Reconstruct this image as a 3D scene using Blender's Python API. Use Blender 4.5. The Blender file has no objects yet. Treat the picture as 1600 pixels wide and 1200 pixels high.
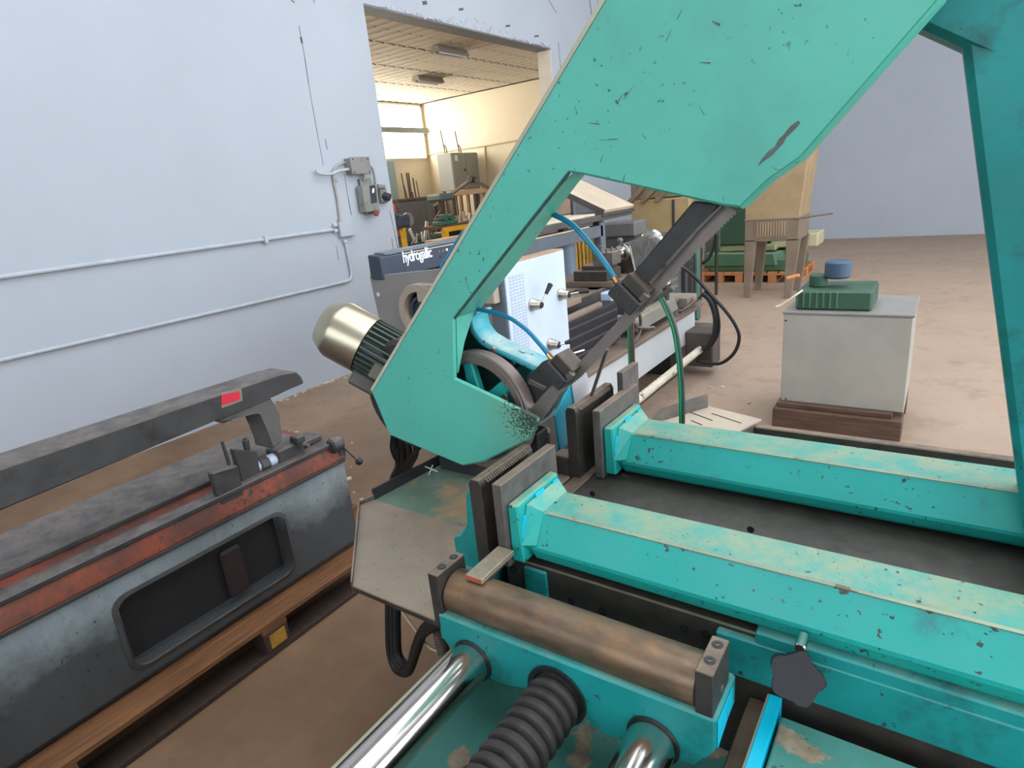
import bpy, bmesh, math, random
from mathutils import Vector, Matrix
rnd = random.Random(7)
S = bpy.context.scene
COL = S.collection

# ------------------------------------------------------------------ camera
F_PX, CAM_H = 954.0, 1.55
ROLL, PITCH, YAW = math.radians(-5.685), math.radians(17.571), math.radians(36.045)
f0 = Vector((-math.sin(YAW), math.cos(YAW), 0)); r0 = Vector((math.cos(YAW), math.sin(YAW), 0)); u0 = Vector((0, 0, 1))
FW = math.cos(PITCH) * f0 - math.sin(PITCH) * u0
U1 = math.cos(PITCH) * u0 + math.sin(PITCH) * f0
RT = math.cos(ROLL) * r0 + math.sin(ROLL) * U1
UP = -math.sin(ROLL) * r0 + math.cos(ROLL) * U1
CAM = Vector((0, 0, CAM_H))
cd = bpy.data.cameras.new('camera'); cam = bpy.data.objects.new('camera', cd); COL.objects.link(cam)
cd.sensor_fit = 'HORIZONTAL'; cd.sensor_width = 36.0; cd.lens = 36.0 * F_PX / 1600.0; cd.clip_start = 0.02; cd.clip_end = 100
M4 = Matrix((RT, UP, -FW)).transposed().to_4x4(); M4.translation = CAM
cam.matrix_world = M4
S.camera = cam

# ------------------------------------------------------------------ world, exposure
S.view_settings.view_transform = 'Standard'; S.view_settings.look = 'None'
S.view_settings.gamma = 1.0; S.view_settings.use_curve_mapping = False
S.view_settings.exposure = 0.30
S.cycles.use_denoising = True
S.cycles.max_bounces = 10; S.cycles.diffuse_bounces = 5; S.cycles.glossy_bounces = 4
S.cycles.sample_clamp_indirect = 6.0
W = bpy.data.worlds.new('world'); S.world = W; W.use_nodes = True
W.node_tree.nodes['Background'].inputs[0].default_value = (0.80, 0.88, 1.0, 1)
W.node_tree.nodes['Background'].inputs[1].default_value = 1.0
WIN_RIGHT, WIN_REAR, WIN_INNER, SKYLIGHT = 3.3, 2.0, 10.5, 2.2     # daylight strength of the window panes


def ax(px, py, axis, v):
    """measured photo point -> the place where it lies on the world plane axis = v"""
    d = FW + (px - 800) / F_PX * RT - (py - 600) / F_PX * UP
    i = 'XYZ'.index(axis)
    return CAM + d * ((v - CAM[i]) / d[i])


# ------------------------------------------------------------------ materials
def lin(c):
    return tuple(((x / 255) / 12.92 if x / 255 <= 0.04045 else ((x / 255 + 0.055) / 1.055) ** 2.4) for x in c) + (1,)


class NT:
    def __init__(s, name):
        s.m = bpy.data.materials.new(name); s.m.use_nodes = True; s.t = s.m.node_tree
        s.b = s.t.nodes['Principled BSDF']; s.tc = s.t.nodes.new('ShaderNodeTexCoord')
        s.co = s.tc.outputs['Object']

    def n(s, typ, **k):
        nd = s.t.nodes.new(typ)
        for a, v in k.items():
            setattr(nd, a, v)
        return nd

    def link(s, a, b):
        s.t.links.new(a, b)

    def noise(s, scale, detail=4, rough=0.6, stretch=None, off=0.0):
        nd = s.n('ShaderNodeTexNoise'); nd.inputs['Scale'].default_value = scale
        nd.inputs['Detail'].default_value = detail; nd.inputs['Roughness'].default_value = rough
        mp = s.n('ShaderNodeMapping'); mp.inputs['Location'].default_value = (off, off * 1.7, off * 0.3)
        if stretch: mp.inputs['Scale'].default_value = stretch
        s.link(s.co, mp.inputs[0]); s.link(mp.outputs[0], nd.inputs['Vector'])
        return nd.outputs['Fac']

    def ramp(s, fac, stops):
        r = s.n('ShaderNodeValToRGB'); e = r.color_ramp.elements
        while len(e) < len(stops): e.new(0.5)
        for x, (p, c) in zip(e, stops):
            x.position = p; x.color = c if len(c) == 4 else tuple(c) + (1,)
        s.link(fac, r.inputs[0]); return r.outputs[0]

    def step(s, fac, a, b):
        return s.ramp(fac, [(a, (0, 0, 0, 1)), (b, (1, 1, 1, 1))])

    def mix(s, fac, a, b):
        m = s.n('ShaderNodeMix', data_type='RGBA')
        for sock, v in ((m.inputs[0], fac), (m.inputs[6], a), (m.inputs[7], b)):
            if hasattr(v, 'links'): s.link(v, sock)
            else: sock.default_value = v
        return m.outputs[2]

    def math(s, op, a, b=0.5, clamp=True):
        m = s.n('ShaderNodeMath', operation=op); m.use_clamp = clamp
        for sock, v in ((m.inputs[0], a), (m.inputs[1], b)):
            if hasattr(v, 'links'): s.link(v, sock)
            else: sock.default_value = v
        return m.outputs[0]

    def up(s, lo=0.55, hi=0.9):
        g = s.n('ShaderNodeNewGeometry'); x = s.n('ShaderNodeSeparateXYZ'); s.link(g.outputs['Normal'], x.inputs[0])
        mr = s.n('ShaderNodeMapRange'); mr.inputs[1].default_value = lo; mr.inputs[2].default_value = hi
        s.link(x.outputs[2], mr.inputs[0]); return mr.outputs[0]

    def bump(s, h, strength=0.3, dist=0.002):
        b = s.n('ShaderNodeBump'); b.inputs['Strength'].default_value = strength; b.inputs['Distance'].default_value = dist
        s.link(h, b.inputs['Height']); s.link(b.outputs[0], s.b.inputs['Normal'])

    def out(s, col, rough, metal=0.0, spec=0.5):
        for k, v in (('Base Color', col), ('Roughness', rough), ('Metallic', metal), ('Specular IOR Level', spec)):
            if hasattr(v, 'links'): s.link(v, s.b.inputs[k])
            else: s.b.inputs[k].default_value = v
        return s.m


def paint(name, rgb, rough=0.42, var=0.10, chips=0.0, dust=0.0, chip_rgb=(58, 55, 54), dust_rgb=(196, 176, 140), cscale=55, grime=0.0, grime_rgb=(60, 52, 44)):
    t = NT(name); c = lin(rgb)
    dk = tuple(x * (1 - var * 1.6) for x in c[:3]) + (1,); lt = tuple(min(1, x * (1 + var)) for x in c[:3]) + (1,)
    col = t.ramp(t.noise(3.5, 5), [(0.35, dk), (0.65, lt)])
    if grime:
        g = t.step(t.noise(9, 6, 0.7, off=3.1), 0.62 - grime * 0.3, 0.80 - grime * 0.2)
        col = t.mix(t.math('MULTIPLY', g, 0.75), col, lin(grime_rgb))
    if dust:
        d = t.math('MULTIPLY', t.up(), t.ramp(t.noise(16, 6, 0.7, off=5.3), [(0.38, (0.25,) * 3), (0.62, (1,) * 3)]))
        col = t.mix(t.math('MULTIPLY', d, dust), col, lin(dust_rgb))
    if chips:
        a = t.step(t.noise(cscale, 3, 0.6, off=9.0), 0.72 - chips * 0.1, 0.735 - chips * 0.1)
        b = t.step(t.noise(5, 3, 0.6, off=1.3), 0.40, 0.55)
        col = t.mix(t.math('MULTIPLY', a, b), col, lin(chip_rgb))
    t.bump(t.noise(180, 3), 0.12, 0.001)
    return t.out(col, t.ramp(t.noise(14, 4), [(0.3, (rough - 0.08,) * 3), (0.7, (rough + 0.14,) * 3)]))


def metal(name, rgb, rough=0.35, var=0.2, stretch=None, rust=0.0, rust_rgb=(110, 70, 45), met=1.0, scale=24, dust=0.0):
    t = NT(name); c = lin(rgb)
    dk = tuple(x * (1 - var) for x in c[:3]) + (1,); lt = tuple(min(1, x * (1 + var)) for x in c[:3]) + (1,)
    col = t.ramp(t.noise(scale, 6, 0.65, stretch), [(0.35, dk), (0.65, lt)])
    if rust:
        g = t.step(t.noise(11, 6, 0.7, off=2.2), 0.60 - rust * 0.2, 0.75 - rust * 0.1)
        col = t.mix(t.math('MULTIPLY', g, 0.7), col, lin(rust_rgb))
    if dust:
        d_ = t.math('MULTIPLY', t.up(), t.ramp(t.noise(20, 5, 0.7, off=3.3), [(0.35, (0.4,) * 3), (0.6, (1,) * 3)]))
        col = t.mix(t.math('MULTIPLY', d_, dust), col, lin((176, 150, 122)))
    t.bump(t.noise(120, 4, 0.6, stretch), 0.1, 0.001)
    return t.out(col, t.ramp(t.noise(20, 5, 0.6, stretch), [(0.3, (max(0.03, rough - 0.1),) * 3), (0.7, (rough + 0.12,) * 3)]), met)


def plain(name, rgb, rough=0.6, var=0.12, scale=8, met=0.0):
    t = NT(name); c = lin(rgb)
    dk = tuple(x * (1 - var) for x in c[:3]) + (1,); lt = tuple(min(1, x * (1 + var)) for x in c[:3]) + (1,)
    return t.out(t.ramp(t.noise(scale, 5), [(0.35, dk), (0.65, lt)]), rough, met)


def emit(name, rgb, strength):
    t = NT(name); t.b.inputs['Emission Color'].default_value = lin(rgb); t.b.inputs['Emission Strength'].default_value = strength
    return t.out(lin(rgb), 0.4)


def wall_mat(name, rgb, stain=(150, 150, 155)):
    t = NT(name); c = lin(rgb)
    col = t.ramp(t.noise(0.9, 5), [(0.3, tuple(x * 0.93 for x in c[:3])), (0.7, c)])
    col = t.mix(t.math('MULTIPLY', t.step(t.noise(2.4, 7, 0.7, off=4), 0.60, 0.8), 0.25), col, lin(stain))
    t.bump(t.noise(25, 6, 0.6), 0.15, 0.004)
    return t.out(col, 0.75)


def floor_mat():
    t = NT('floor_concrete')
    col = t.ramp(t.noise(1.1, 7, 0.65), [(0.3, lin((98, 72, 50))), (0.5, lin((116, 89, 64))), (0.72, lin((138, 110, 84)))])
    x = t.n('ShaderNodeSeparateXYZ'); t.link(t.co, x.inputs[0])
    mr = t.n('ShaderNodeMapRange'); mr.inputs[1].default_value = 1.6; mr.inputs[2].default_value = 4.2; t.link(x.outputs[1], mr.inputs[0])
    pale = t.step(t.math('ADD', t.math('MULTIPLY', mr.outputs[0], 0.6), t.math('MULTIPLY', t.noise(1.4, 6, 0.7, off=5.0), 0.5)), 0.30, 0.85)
    col = t.mix(t.math('MULTIPLY', pale, 0.75), col, lin((176, 154, 134)))            # lighter aisle, darker floor by the saws: light and shade put into the colour
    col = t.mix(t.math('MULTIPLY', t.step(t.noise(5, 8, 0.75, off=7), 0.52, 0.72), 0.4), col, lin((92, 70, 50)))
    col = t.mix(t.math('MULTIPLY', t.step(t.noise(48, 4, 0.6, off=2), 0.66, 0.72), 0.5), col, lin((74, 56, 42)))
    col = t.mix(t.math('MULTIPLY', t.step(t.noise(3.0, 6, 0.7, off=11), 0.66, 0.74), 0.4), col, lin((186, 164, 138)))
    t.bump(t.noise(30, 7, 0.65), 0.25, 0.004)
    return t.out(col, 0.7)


def wood(name, a, b, axis=(1, 14, 14)):
    t = NT(name)
    col = t.ramp(t.noise(5, 6, 0.6, axis), [(0.3, lin(a)), (0.7, lin(b))])
    t.bump(t.noise(12, 4, 0.6, axis), 0.3, 0.002)
    return t.out(col, 0.8)


def worn_sheet(name, rgb, spots, sp_rgb):
    t = NT(name); c = lin(rgb)
    col = t.ramp(t.noise(6, 7, 0.7), [(0.3, tuple(x * 0.82 for x in c[:3])), (0.7, tuple(min(1, x * 1.12) for x in c[:3]))])
    col = t.mix(t.math('MULTIPLY', t.step(t.noise(4.2, 6, 0.7, off=6), 0.5, 0.62), spots), col, lin(sp_rgb))
    col = t.mix(t.math('MULTIPLY', t.step(t.noise(70, 3, 0.6, off=3), 0.66, 0.70), 0.6), col, lin((90, 76, 60)))
    t.bump(t.noise(60, 4), 0.15, 0.001)
    return t.out(col, 0.5, 0.1)


def chipped_bow():
    # green enamel of the bow, scratched and flecked, with the paint eaten away at the cutting tip
    t = NT('bow_green_enamel'); c = lin((86, 182, 161))
    col = t.ramp(t.noise(2.2, 5), [(0.3, tuple(x * 0.90 for x in c[:3])), (0.7, tuple(min(1, x * 1.06) for x in c[:3]))])
    g = t.step(t.noise(4.0, 5, 0.65, off=8.2), 0.55, 0.75)
    col = t.mix(t.math('MULTIPLY', g, 0.28), col, lin((70, 125, 112)))
    fl = t.math('MULTIPLY', t.step(t.noise(85, 2, 0.5, off=4.4), 0.695, 0.71), t.step(t.noise(4.5, 3, 0.6, off=1.3), 0.42, 0.6))
    col = t.mix(t.math('MULTIPLY', fl, 0.8), col, lin((40, 62, 58)))
    sc = t.math('MULTIPLY', t.step(t.noise(26, 3, 0.5, (1.0, 1.0, 6.5), off=2.0), 0.715, 0.73), t.step(t.noise(3.1, 3, 0.6, off=6.0), 0.52, 0.66))
    col = t.mix(t.math('MULTIPLY', sc, 0.8), col, lin((58, 78, 74)))
    # bare worn patch round the tip (fixed to the part)
    sub = t.n('ShaderNodeVectorMath', operation='DISTANCE'); t.link(t.co, sub.inputs[0]); sub.inputs[1].default_value = BOW_TIP + V((-0.02, 0, 0.0))
    mr = t.n('ShaderNodeMapRange'); mr.inputs[1].default_value = 0.01; mr.inputs[2].default_value = 0.165
    mr.inputs[3].default_value = 1.0; mr.inputs[4].default_value = 0.0
    t.link(sub.outputs['Value'], mr.inputs[0])
    n = t.noise(150, 4, 0.7, off=1.0)
    hot = t.step(t.math('ADD', t.math('MULTIPLY', mr.outputs[0], 0.26), t.math('MULTIPLY', n, 0.75)), 0.565, 0.60)
    col = t.mix(t.math('MULTIPLY', mr.outputs[0], 0.6), col, lin((120, 150, 110)))
    col = t.mix(t.math('MULTIPLY', hot, 0.9), col, lin((36, 34, 28)))
    t.bump(t.noise(150, 3), 0.1, 0.001)
    return t.out(col, 0.45)


def panel_chart():
    t = NT('printed_speed_chart')
    br = t.n('ShaderNodeTexBrick'); br.offset = 0.0
    mp = t.n('ShaderNodeMapping'); mp.inputs['Rotation'].default_value = (0, math.radians(-90), math.radians(-90))
    t.link(t.co, mp.inputs[0]); t.link(mp.outputs[0], br.inputs['Vector'])
    br.inputs['Scale'].default_value = 14; br.inputs['Mortar Size'].default_value = 0.03
    br.inputs['Brick Width'].default_value = 0.4; br.inputs['Row Height'].default_value = 0.22
    br.inputs['Color1'].default_value = lin((196, 210, 226)); br.inputs['Color2'].default_value = lin((186, 202, 220))
    br.inputs['Mortar'].default_value = lin((158, 170, 190))
    return t.out(br.outputs['Color'], 0.4)


def serration(name):
    t = NT(name)
    w = t.n('ShaderNodeTexWave', wave_type='BANDS', bands_direction='Y'); w.inputs['Scale'].default_value = 28
    t.link(t.co, w.inputs['Vector'])
    return t.out(t.ramp(w.outputs['Fac'], [(0.2, lin((50, 50, 52))), (0.6, lin((96, 94, 92)))]), 0.45, 0.8)


# ------------------------------------------------------------------ mesh builder
class MB:
    def __init__(s):
        s.bm = bmesh.new()

    def _bev(s, faces, w, seg=1):
        if w > 0:
            ed = list({e for f in faces for e in f.edges})
            bmesh.ops.bevel(s.bm, geom=ed, offset=w, segments=seg, affect='EDGES', profile=0.5, clamp_overlap=True)
        return s

    def hexa(s, p, bev=0.0, seg=1):
        """p: eight corners, bottom loop then top loop"""
        v = [s.bm.verts.new(Vector(q)) for q in p]
        fs = [s.bm.faces.new([v[i] for i in ix]) for ix in ((3, 2, 1, 0), (4, 5, 6, 7), (0, 1, 5, 4), (1, 2, 6, 5), (2, 3, 7, 6), (3, 0, 4, 7))]
        return s._bev(fs, bev, seg)

    def box(s, lo, hi, bev=0.0, seg=1):
        x0, y0, z0 = lo; x1, y1, z1 = hi
        return s.hexa([(x0, y0, z0), (x1, y0, z0), (x1, y1, z0), (x0, y1, z0), (x0, y0, z1), (x1, y0, z1), (x1, y1, z1), (x0, y1, z1)], bev, seg)

    def obox(s, c, a, b, d, bev=0.0, seg=1):
        """centre and three half-extent vectors"""
        c, a, b, d = map(Vector, (c, a, b, d))
        return s.hexa([c - a - b - d, c + a - b - d, c + a + b - d, c - a + b - d, c - a - b + d, c + a - b + d, c + a + b + d, c - a + b + d], bev, seg)

    def bar(s, p0, p1, w, h, up=(0, 0, 1), bev=0.0):
        p0, p1 = Vector(p0), Vector(p1); d = (p1 - p0); n = d.normalized(); upv = Vector(up)
        sd = n.cross(upv).normalized(); u = sd.cross(n).normalized()
        return s.obox((p0 + p1) / 2, d / 2, sd * w / 2, u * h / 2, bev)

    def prism(s, poly, axis, a, b, bev=0.0):
        """2-D polygon in the plane across axis, extruded from a to b"""
        def P(q, v):
            return {'X': (v, q[0], q[1]), 'Y': (q[0], v, q[1]), 'Z': (q[0], q[1], v)}[axis]
        va = [s.bm.verts.new(P(q, a)) for q in poly]; vb = [s.bm.verts.new(P(q, b)) for q in poly]
        n = len(poly); fs = [s.bm.faces.new(va), s.bm.faces.new(vb[::-1])]
        for i in range(n):
            fs.append(s.bm.faces.new([va[i], vb[i], vb[(i + 1) % n], va[(i + 1) % n]]))
        return s._bev(fs, bev)

    def slab(s, pts, off, bev=0.0):
        """planar polygon of 3-D points thickened by the vector off"""
        off = Vector(off)
        va = [s.bm.verts.new(Vector(q)) for q in pts]; vb = [s.bm.verts.new(Vector(q) + off) for q in pts]
        n = len(pts); fs = [s.bm.faces.new(va), s.bm.faces.new(vb[::-1])]
        for i in range(n):
            fs.append(s.bm.faces.new([va[i], vb[i], vb[(i + 1) % n], va[(i + 1) % n]]))
        return s._bev(fs, bev)

    def lathe(s, prof, o, axis, seg=24, ref=None):
        """profile of (radius, height) turned about axis through o"""
        o = Vector(o); n = Vector(axis).normalized()
        a = Vector(ref) if ref else (Vector((0, 0, 1)) if abs(n.z) < 0.9 else Vector((1, 0, 0)))
        x = (a - n * a.dot(n)).normalized(); y = n.cross(x)
        rings = []
        for r, h in prof:
            if r < 1e-6:
                rings.append([s.bm.verts.new(o + n * h)])
            else:
                rings.append([s.bm.verts.new(o + n * h + (x * math.cos(t) + y * math.sin(t)) * r) for t in [2 * math.pi * i / seg for i in range(seg)]])
        for A, B in zip(rings, rings[1:]):
            for i in range(seg):
                j = (i + 1) % seg
                if len(A) == 1 and len(B) == 1: continue
                if len(A) == 1: s.bm.faces.new([A[0], B[j], B[i]])
                elif len(B) == 1: s.bm.faces.new([A[i], A[j], B[0]])
                else: s.bm.faces.new([A[i], A[j], B[j], B[i]])
        return s

    def cyl(s, p0, p1, r, r1=None, seg=20, bev=0.0):
        p0, p1 = Vector(p0), Vector(p1); L = (p1 - p0).length; r1 = r if r1 is None else r1
        pr = [(0, 0), (r - bev, 0), (r, bev), (r1, L - bev), (r1 - bev, L), (0, L)] if bev else [(0, 0), (r, 0), (r1, L), (0, L)]
        return s.lathe(pr, p0, p1 - p0, seg)

    def tube(s, pts, r, seg=10, smooth=True):
        P = [Vector(p) for p in pts]
        if smooth and len(P) > 2:
            Q = []
            for i in range(len(P) - 1):
                a = P[max(0, i - 1)]; b = P[i]; c = P[i + 1]; d = P[min(len(P) - 1, i + 2)]
                for k in range(6):
                    t = k / 6
                    Q.append(0.5 * ((2 * b) + (c - a) * t + (2 * a - 5 * b + 4 * c - d) * t * t + (3 * b - a - 3 * c + d) * t ** 3))
            P = Q + [P[-1]]
        prev = None; rings = []
        for i, p in enumerate(P):
            d = (P[min(i + 1, len(P) - 1)] - P[max(i - 1, 0)]).normalized()
            if prev is None:
                x = d.orthogonal().normalized()
            else:
                x = (prev - d * prev.dot(d)).normalized()
            prev = x; y = d.cross(x)
            rings.append([s.bm.verts.new(p + (x * math.cos(2 * math.pi * k / seg) + y * math.sin(2 * math.pi * k / seg)) * r) for k in range(seg)])
        for A, B in zip(rings, rings[1:]):
            for i in range(seg):
                s.bm.faces.new([A[i], A[(i + 1) % seg], B[(i + 1) % seg], B[i]])
        s.bm.faces.new(rings[0][::-1]); s.bm.faces.new(rings[-1])
        return s

    def build(s, name, mat, parent=None, base=None, angle=32):
        bm = s.bm
        bmesh.ops.recalc_face_normals(bm, faces=bm.faces)
        root = parent
        while root is not None and root.parent is not None: root = root.parent
        off = Vector(base) if base is not None else (root.location.copy() if root is not None else Vector())
        if off.length: bmesh.ops.translate(bm, verts=bm.verts, vec=-off)
        me = bpy.data.meshes.new(name); bm.to_mesh(me); bm.free()
        me.materials.append(mat)
        me.polygons.foreach_set('use_smooth', [True] * len(me.polygons)); me.set_sharp_from_angle(angle=math.radians(angle))
        o = bpy.data.objects.new(name, me); COL.objects.link(o)
        if parent is not None: o.parent = parent
        elif base is not None: o.location = base
        return o


def thing(name, label, cat, loc, group=None):
    o = bpy.data.objects.new(name, None); COL.objects.link(o); o.location = loc; o.empty_display_size = 0.1
    o['label'] = label; o['category'] = cat
    if group: o['group'] = group
    return o


def tag(o, label, cat, group=None):
    o['label'] = label; o['category'] = cat
    if group: o['group'] = group
    return o


def struct(o):
    o['kind'] = 'structure'; return o


def share(src, name, parent, loc):
    o = src.copy(); o.name = name; COL.objects.link(o); o.parent = parent; o.location = loc; return o


def text_mesh(body, size, ext=0.0006):
    c = bpy.data.curves.new('lettering', 'FONT'); c.body = body; c.size = size; c.extrude = ext; c.space_character = 0.90; c.offset = 0.018
    t = bpy.data.objects.new('lettering', c); COL.objects.link(t); bpy.context.view_layer.update()
    me = bpy.data.meshes.new_from_object(t.evaluated_get(bpy.context.evaluated_depsgraph_get()))
    bpy.data.objects.remove(t); return me


V = Vector
BOW_Y = 1.04
BOW_TIP = ax(842, 655, 'Y', BOW_Y) - V((0.0, 1.1, 0.0))          # in the saw's own coordinates (base at 0, 1.1, 0)
m_bow = chipped_bow()
m_lip = paint('worn_cream_edge', (176, 176, 148), 0.5, 0.1, grime=0.25, grime_rgb=(120, 120, 95))
m_turq = paint('turquoise_enamel', (24, 160, 148), 0.42, 0.06, chips=0.75, dust=0.62, dust_rgb=(178, 164, 120), cscale=70, grime=0.06, grime_rgb=(50, 95, 95))
m_turqd = paint('dirty_turquoise', (12, 140, 136), 0.5, 0.14, chips=0.6, dust=0.25, grime=0.3, grime_rgb=(30, 58, 58))
m_fold = paint('worn_fold_primer', (150, 158, 132), 0.6, 0.2, chips=1.2, chip_rgb=(120, 100, 74), cscale=25)
m_bright = paint('fresh_blue_paint', (0, 186, 214), 0.35, 0.05, chips=0.3)
m_cast = paint('dark_teal_casting', (34, 84, 80), 0.5, 0.2, grime=0.3, grime_rgb=(22, 30, 30))
m_rimcast = paint('worn_cyan_casting', (70, 176, 186), 0.4, 0.1, chips=0.8, dust=0.9, dust_rgb=(205, 215, 205), cscale=30)
m_steel = metal('ground_steel', (104, 99, 94), 0.45, 0.22, rust=0.2, met=0.45, dust=0.65)
m_darks = metal('oily_dark_steel', (62, 58, 53), 0.5, 0.25, rust=0.3, rust_rgb=(84, 68, 54), met=0.3, dust=0.5)
m_black = plain('black_oxide', (50, 50, 49), 0.5, 0.2, 30)
m_bedst = metal('oiled_bed_plate', (74, 69, 62), 0.5, 0.2, rust=0.25, rust_rgb=(84, 74, 62), met=0.4)
m_barst = metal('bright_flat_bar', (164, 150, 128), 0.4, 0.15, met=0.5)
m_roll = metal('rolled_steel_roller', (118, 100, 82), 0.46, 0.3, (0.35, 1, 1), rust=0.55, rust_rgb=(150, 112, 76), met=0.7, scale=30)
m_chrome = NT('chromed_rod').out(lin((206, 198, 190)), 0.14, 1.0)
m_bell = plain('dirty_bellows_rubber', (44, 40, 37), 0.7, 0.35, 45)
m_blade = metal('saw_blade_steel', (128, 118, 112), 0.42, 0.1, met=0.35)
m_rim = metal('wheel_rim_steel', (128, 114, 108), 0.4, 0.12, rust=0.1, met=0.5)
m_cap = NT('zinc_fan_cowl').out(lin((182, 174, 150)), 0.30, 0.95)
m_fin = paint('green_grey_motor', (72, 84, 76), 0.5, 0.2)
m_hose = plain('blue_hose', (20, 124, 156), 0.3, 0.06)
m_ghose = plain('green_hose', (22, 132, 84), 0.4, 0.12)
m_rub = plain('black_rubber', (28, 28, 29), 0.5, 0.2, 20)
m_brass = metal('brass_fitting', (176, 132, 90), 0.35, 0.1)
m_sheet = worn_sheet('bare_tray_sheet', (150, 134, 116), 0.6, (182, 152, 116))
m_sheet2 = worn_sheet('stained_tray_sheet', (112, 136, 118), 0.9, (182, 148, 108))
def scuffed():
    t = NT('scuffed_tray_paint'); c = lin((78, 144, 130))
    col = t.ramp(t.noise(5, 6, 0.7), [(0.3, tuple(x * 0.75 for x in c[:3])), (0.7, c)])
    bare = t.step(t.noise(6.5, 9, 0.62, off=4.4), 0.56, 0.575)
    col = t.mix(t.math('MULTIPLY', bare, 0.9), col, t.ramp(t.noise(40, 4), [(0.3, lin((124, 104, 84))), (0.7, lin((176, 154, 124)))]))
    col = t.mix(t.math('MULTIPLY', t.step(t.noise(60, 4, 0.6, off=2), 0.68, 0.70), 0.8), col, lin((52, 56, 52)))
    return t.out(col, 0.5)
m_floorteal = scuffed()
m_white = paint('bluish_white_panel', (196, 210, 226), 0.4, 0.04)
m_grey = paint('warm_grey_panel', (134, 130, 124), 0.5, 0.05)
m_cream = plain('cream_enamel', (206, 190, 164), 0.5, 0.08)
m_navy = plain('blue_black_cover', (52, 62, 76), 0.45, 0.08)
m_slate = plain('slate_grey_top', (98, 106, 112), 0.5, 0.1)
m_ltext = plain('white_lettering', (228, 234, 240), 0.5, 0.02)
m_tan = paint('tan_enamel', (160, 136, 100), 0.55, 0.1, grime=0.2, grime_rgb=(110, 92, 70))
m_tanleg = paint('dusty_tan_leg', (126, 110, 92), 0.6, 0.1)
m_green = paint('machine_green', (74, 112, 84), 0.5, 0.12, dust=0.3)
m_greend = paint('deep_machine_green', (52, 84, 64), 0.5, 0.12)
m_yel = plain('yellow_paint', (210, 160, 36), 0.5, 0.1)
m_pallet = wood('pallet_wood', (84, 54, 30), (132, 88, 50), (14, 1, 14))
m_pallet_shade = wood('shaded_pallet_wood', (46, 34, 26), (66, 48, 34))  # darker copy of the pallet wood, painting in the shade under the deck
m_palletx = wood('bright_pallet_wood', (176, 112, 64), (206, 146, 96), (14, 1, 14))
m_blockw = wood('dark_timber', (70, 50, 40), (104, 78, 60))
m_oldgrey = paint('worn_grey_enamel', (84, 90, 92), 0.5, 0.2, chips=1.0, grime=0.8, grime_rgb=(54, 54, 52), dust=0.2, dust_rgb=(120, 108, 95))
m_olddark = paint('oily_dark_casting', (62, 61, 60), 0.5, 0.25, grime=0.4, grime_rgb=(36, 34, 32), dust=0.75, dust_rgb=(120, 108, 98))
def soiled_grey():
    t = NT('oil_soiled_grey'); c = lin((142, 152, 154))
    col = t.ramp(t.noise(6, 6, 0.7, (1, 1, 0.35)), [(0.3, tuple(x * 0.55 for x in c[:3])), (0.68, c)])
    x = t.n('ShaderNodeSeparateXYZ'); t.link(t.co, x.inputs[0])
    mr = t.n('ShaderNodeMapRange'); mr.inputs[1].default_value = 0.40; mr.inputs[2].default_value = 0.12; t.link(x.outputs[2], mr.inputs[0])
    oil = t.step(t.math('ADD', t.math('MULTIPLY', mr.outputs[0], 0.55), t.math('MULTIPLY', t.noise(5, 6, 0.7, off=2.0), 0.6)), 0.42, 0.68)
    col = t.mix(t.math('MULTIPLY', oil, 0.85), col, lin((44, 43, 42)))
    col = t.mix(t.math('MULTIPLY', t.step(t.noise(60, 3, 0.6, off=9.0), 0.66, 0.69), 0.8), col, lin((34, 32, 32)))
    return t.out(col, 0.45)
m_soiled = soiled_grey()
m_orange = paint('orange_primer', (150, 72, 42), 0.55, 0.2, chips=1.2, grime=1.0, grime_rgb=(58, 48, 44))
m_red = plain('red_label', (205, 40, 58), 0.4, 0.05)
m_chart = panel_chart()
m_serr = serration('serrated_jaw_steel')


# ================================================================== the hall
WX = -4.64
m_wall = wall_mat('blue_white_wall', (174, 180, 186))
m_inner = wall_mat('cream_wall', (222, 211, 190), (190, 170, 140))
m_ceil = plain('white_ceiling', (205, 208, 212), 0.8, 0.05)
m_slatc = plain('beige_ceiling_panel', (200, 190, 174), 0.7, 0.05)
m_joint = plain('dark_joint_strip', (112, 104, 96), 0.8, 0.05)
m_soff = plain('grey_lintel_steel', (112, 114, 118), 0.6, 0.08)
m_frame = plain('grey_window_frame', (124, 134, 136), 0.5, 0.06)
m_pane = emit('daylit_frosted_pane', (255, 246, 228), WIN_INNER)
m_paneR = emit('unseen_daylit_pane_right', (240, 246, 255), WIN_RIGHT)
m_paneB = emit('daylit_pane_rear', (240, 246, 255), WIN_REAR)
m_paneS = emit('daylit_skylight_pane', (240, 246, 255), SKYLIGHT)

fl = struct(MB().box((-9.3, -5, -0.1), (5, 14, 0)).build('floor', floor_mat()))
wl = struct(MB().prism([(-5, 0), (4.64, 0), (4.64, 3.317), (8.03, 3.317), (8.03, 0), (14, 0), (14, 6), (-5, 6)], 'X', WX - 0.2, WX).build('wall_left', m_wall))
struct(MB().box((WX - 0.2, 14, 0), (5, 14.2, 6)).build('wall_back', m_wall))
struct(MB().prism([(-5, 0), (14, 0), (14, 6), (-5, 6), (-5, 2.4), (-4.2, 2.4), (-4.2, 5.2), (13, 5.2), (13, 2.4), (-5, 2.4)][:4], 'X', 5, 5.2).build('wall_right', m_wall))
struct(MB().box((WX - 0.2, -5.2, 0), (5, -5, 6)).build('wall_front', m_wall))
struct(MB().box((WX - 0.2, -5.2, 6), (5.2, 14.2, 6.1)).build('ceiling', m_ceil))


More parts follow.
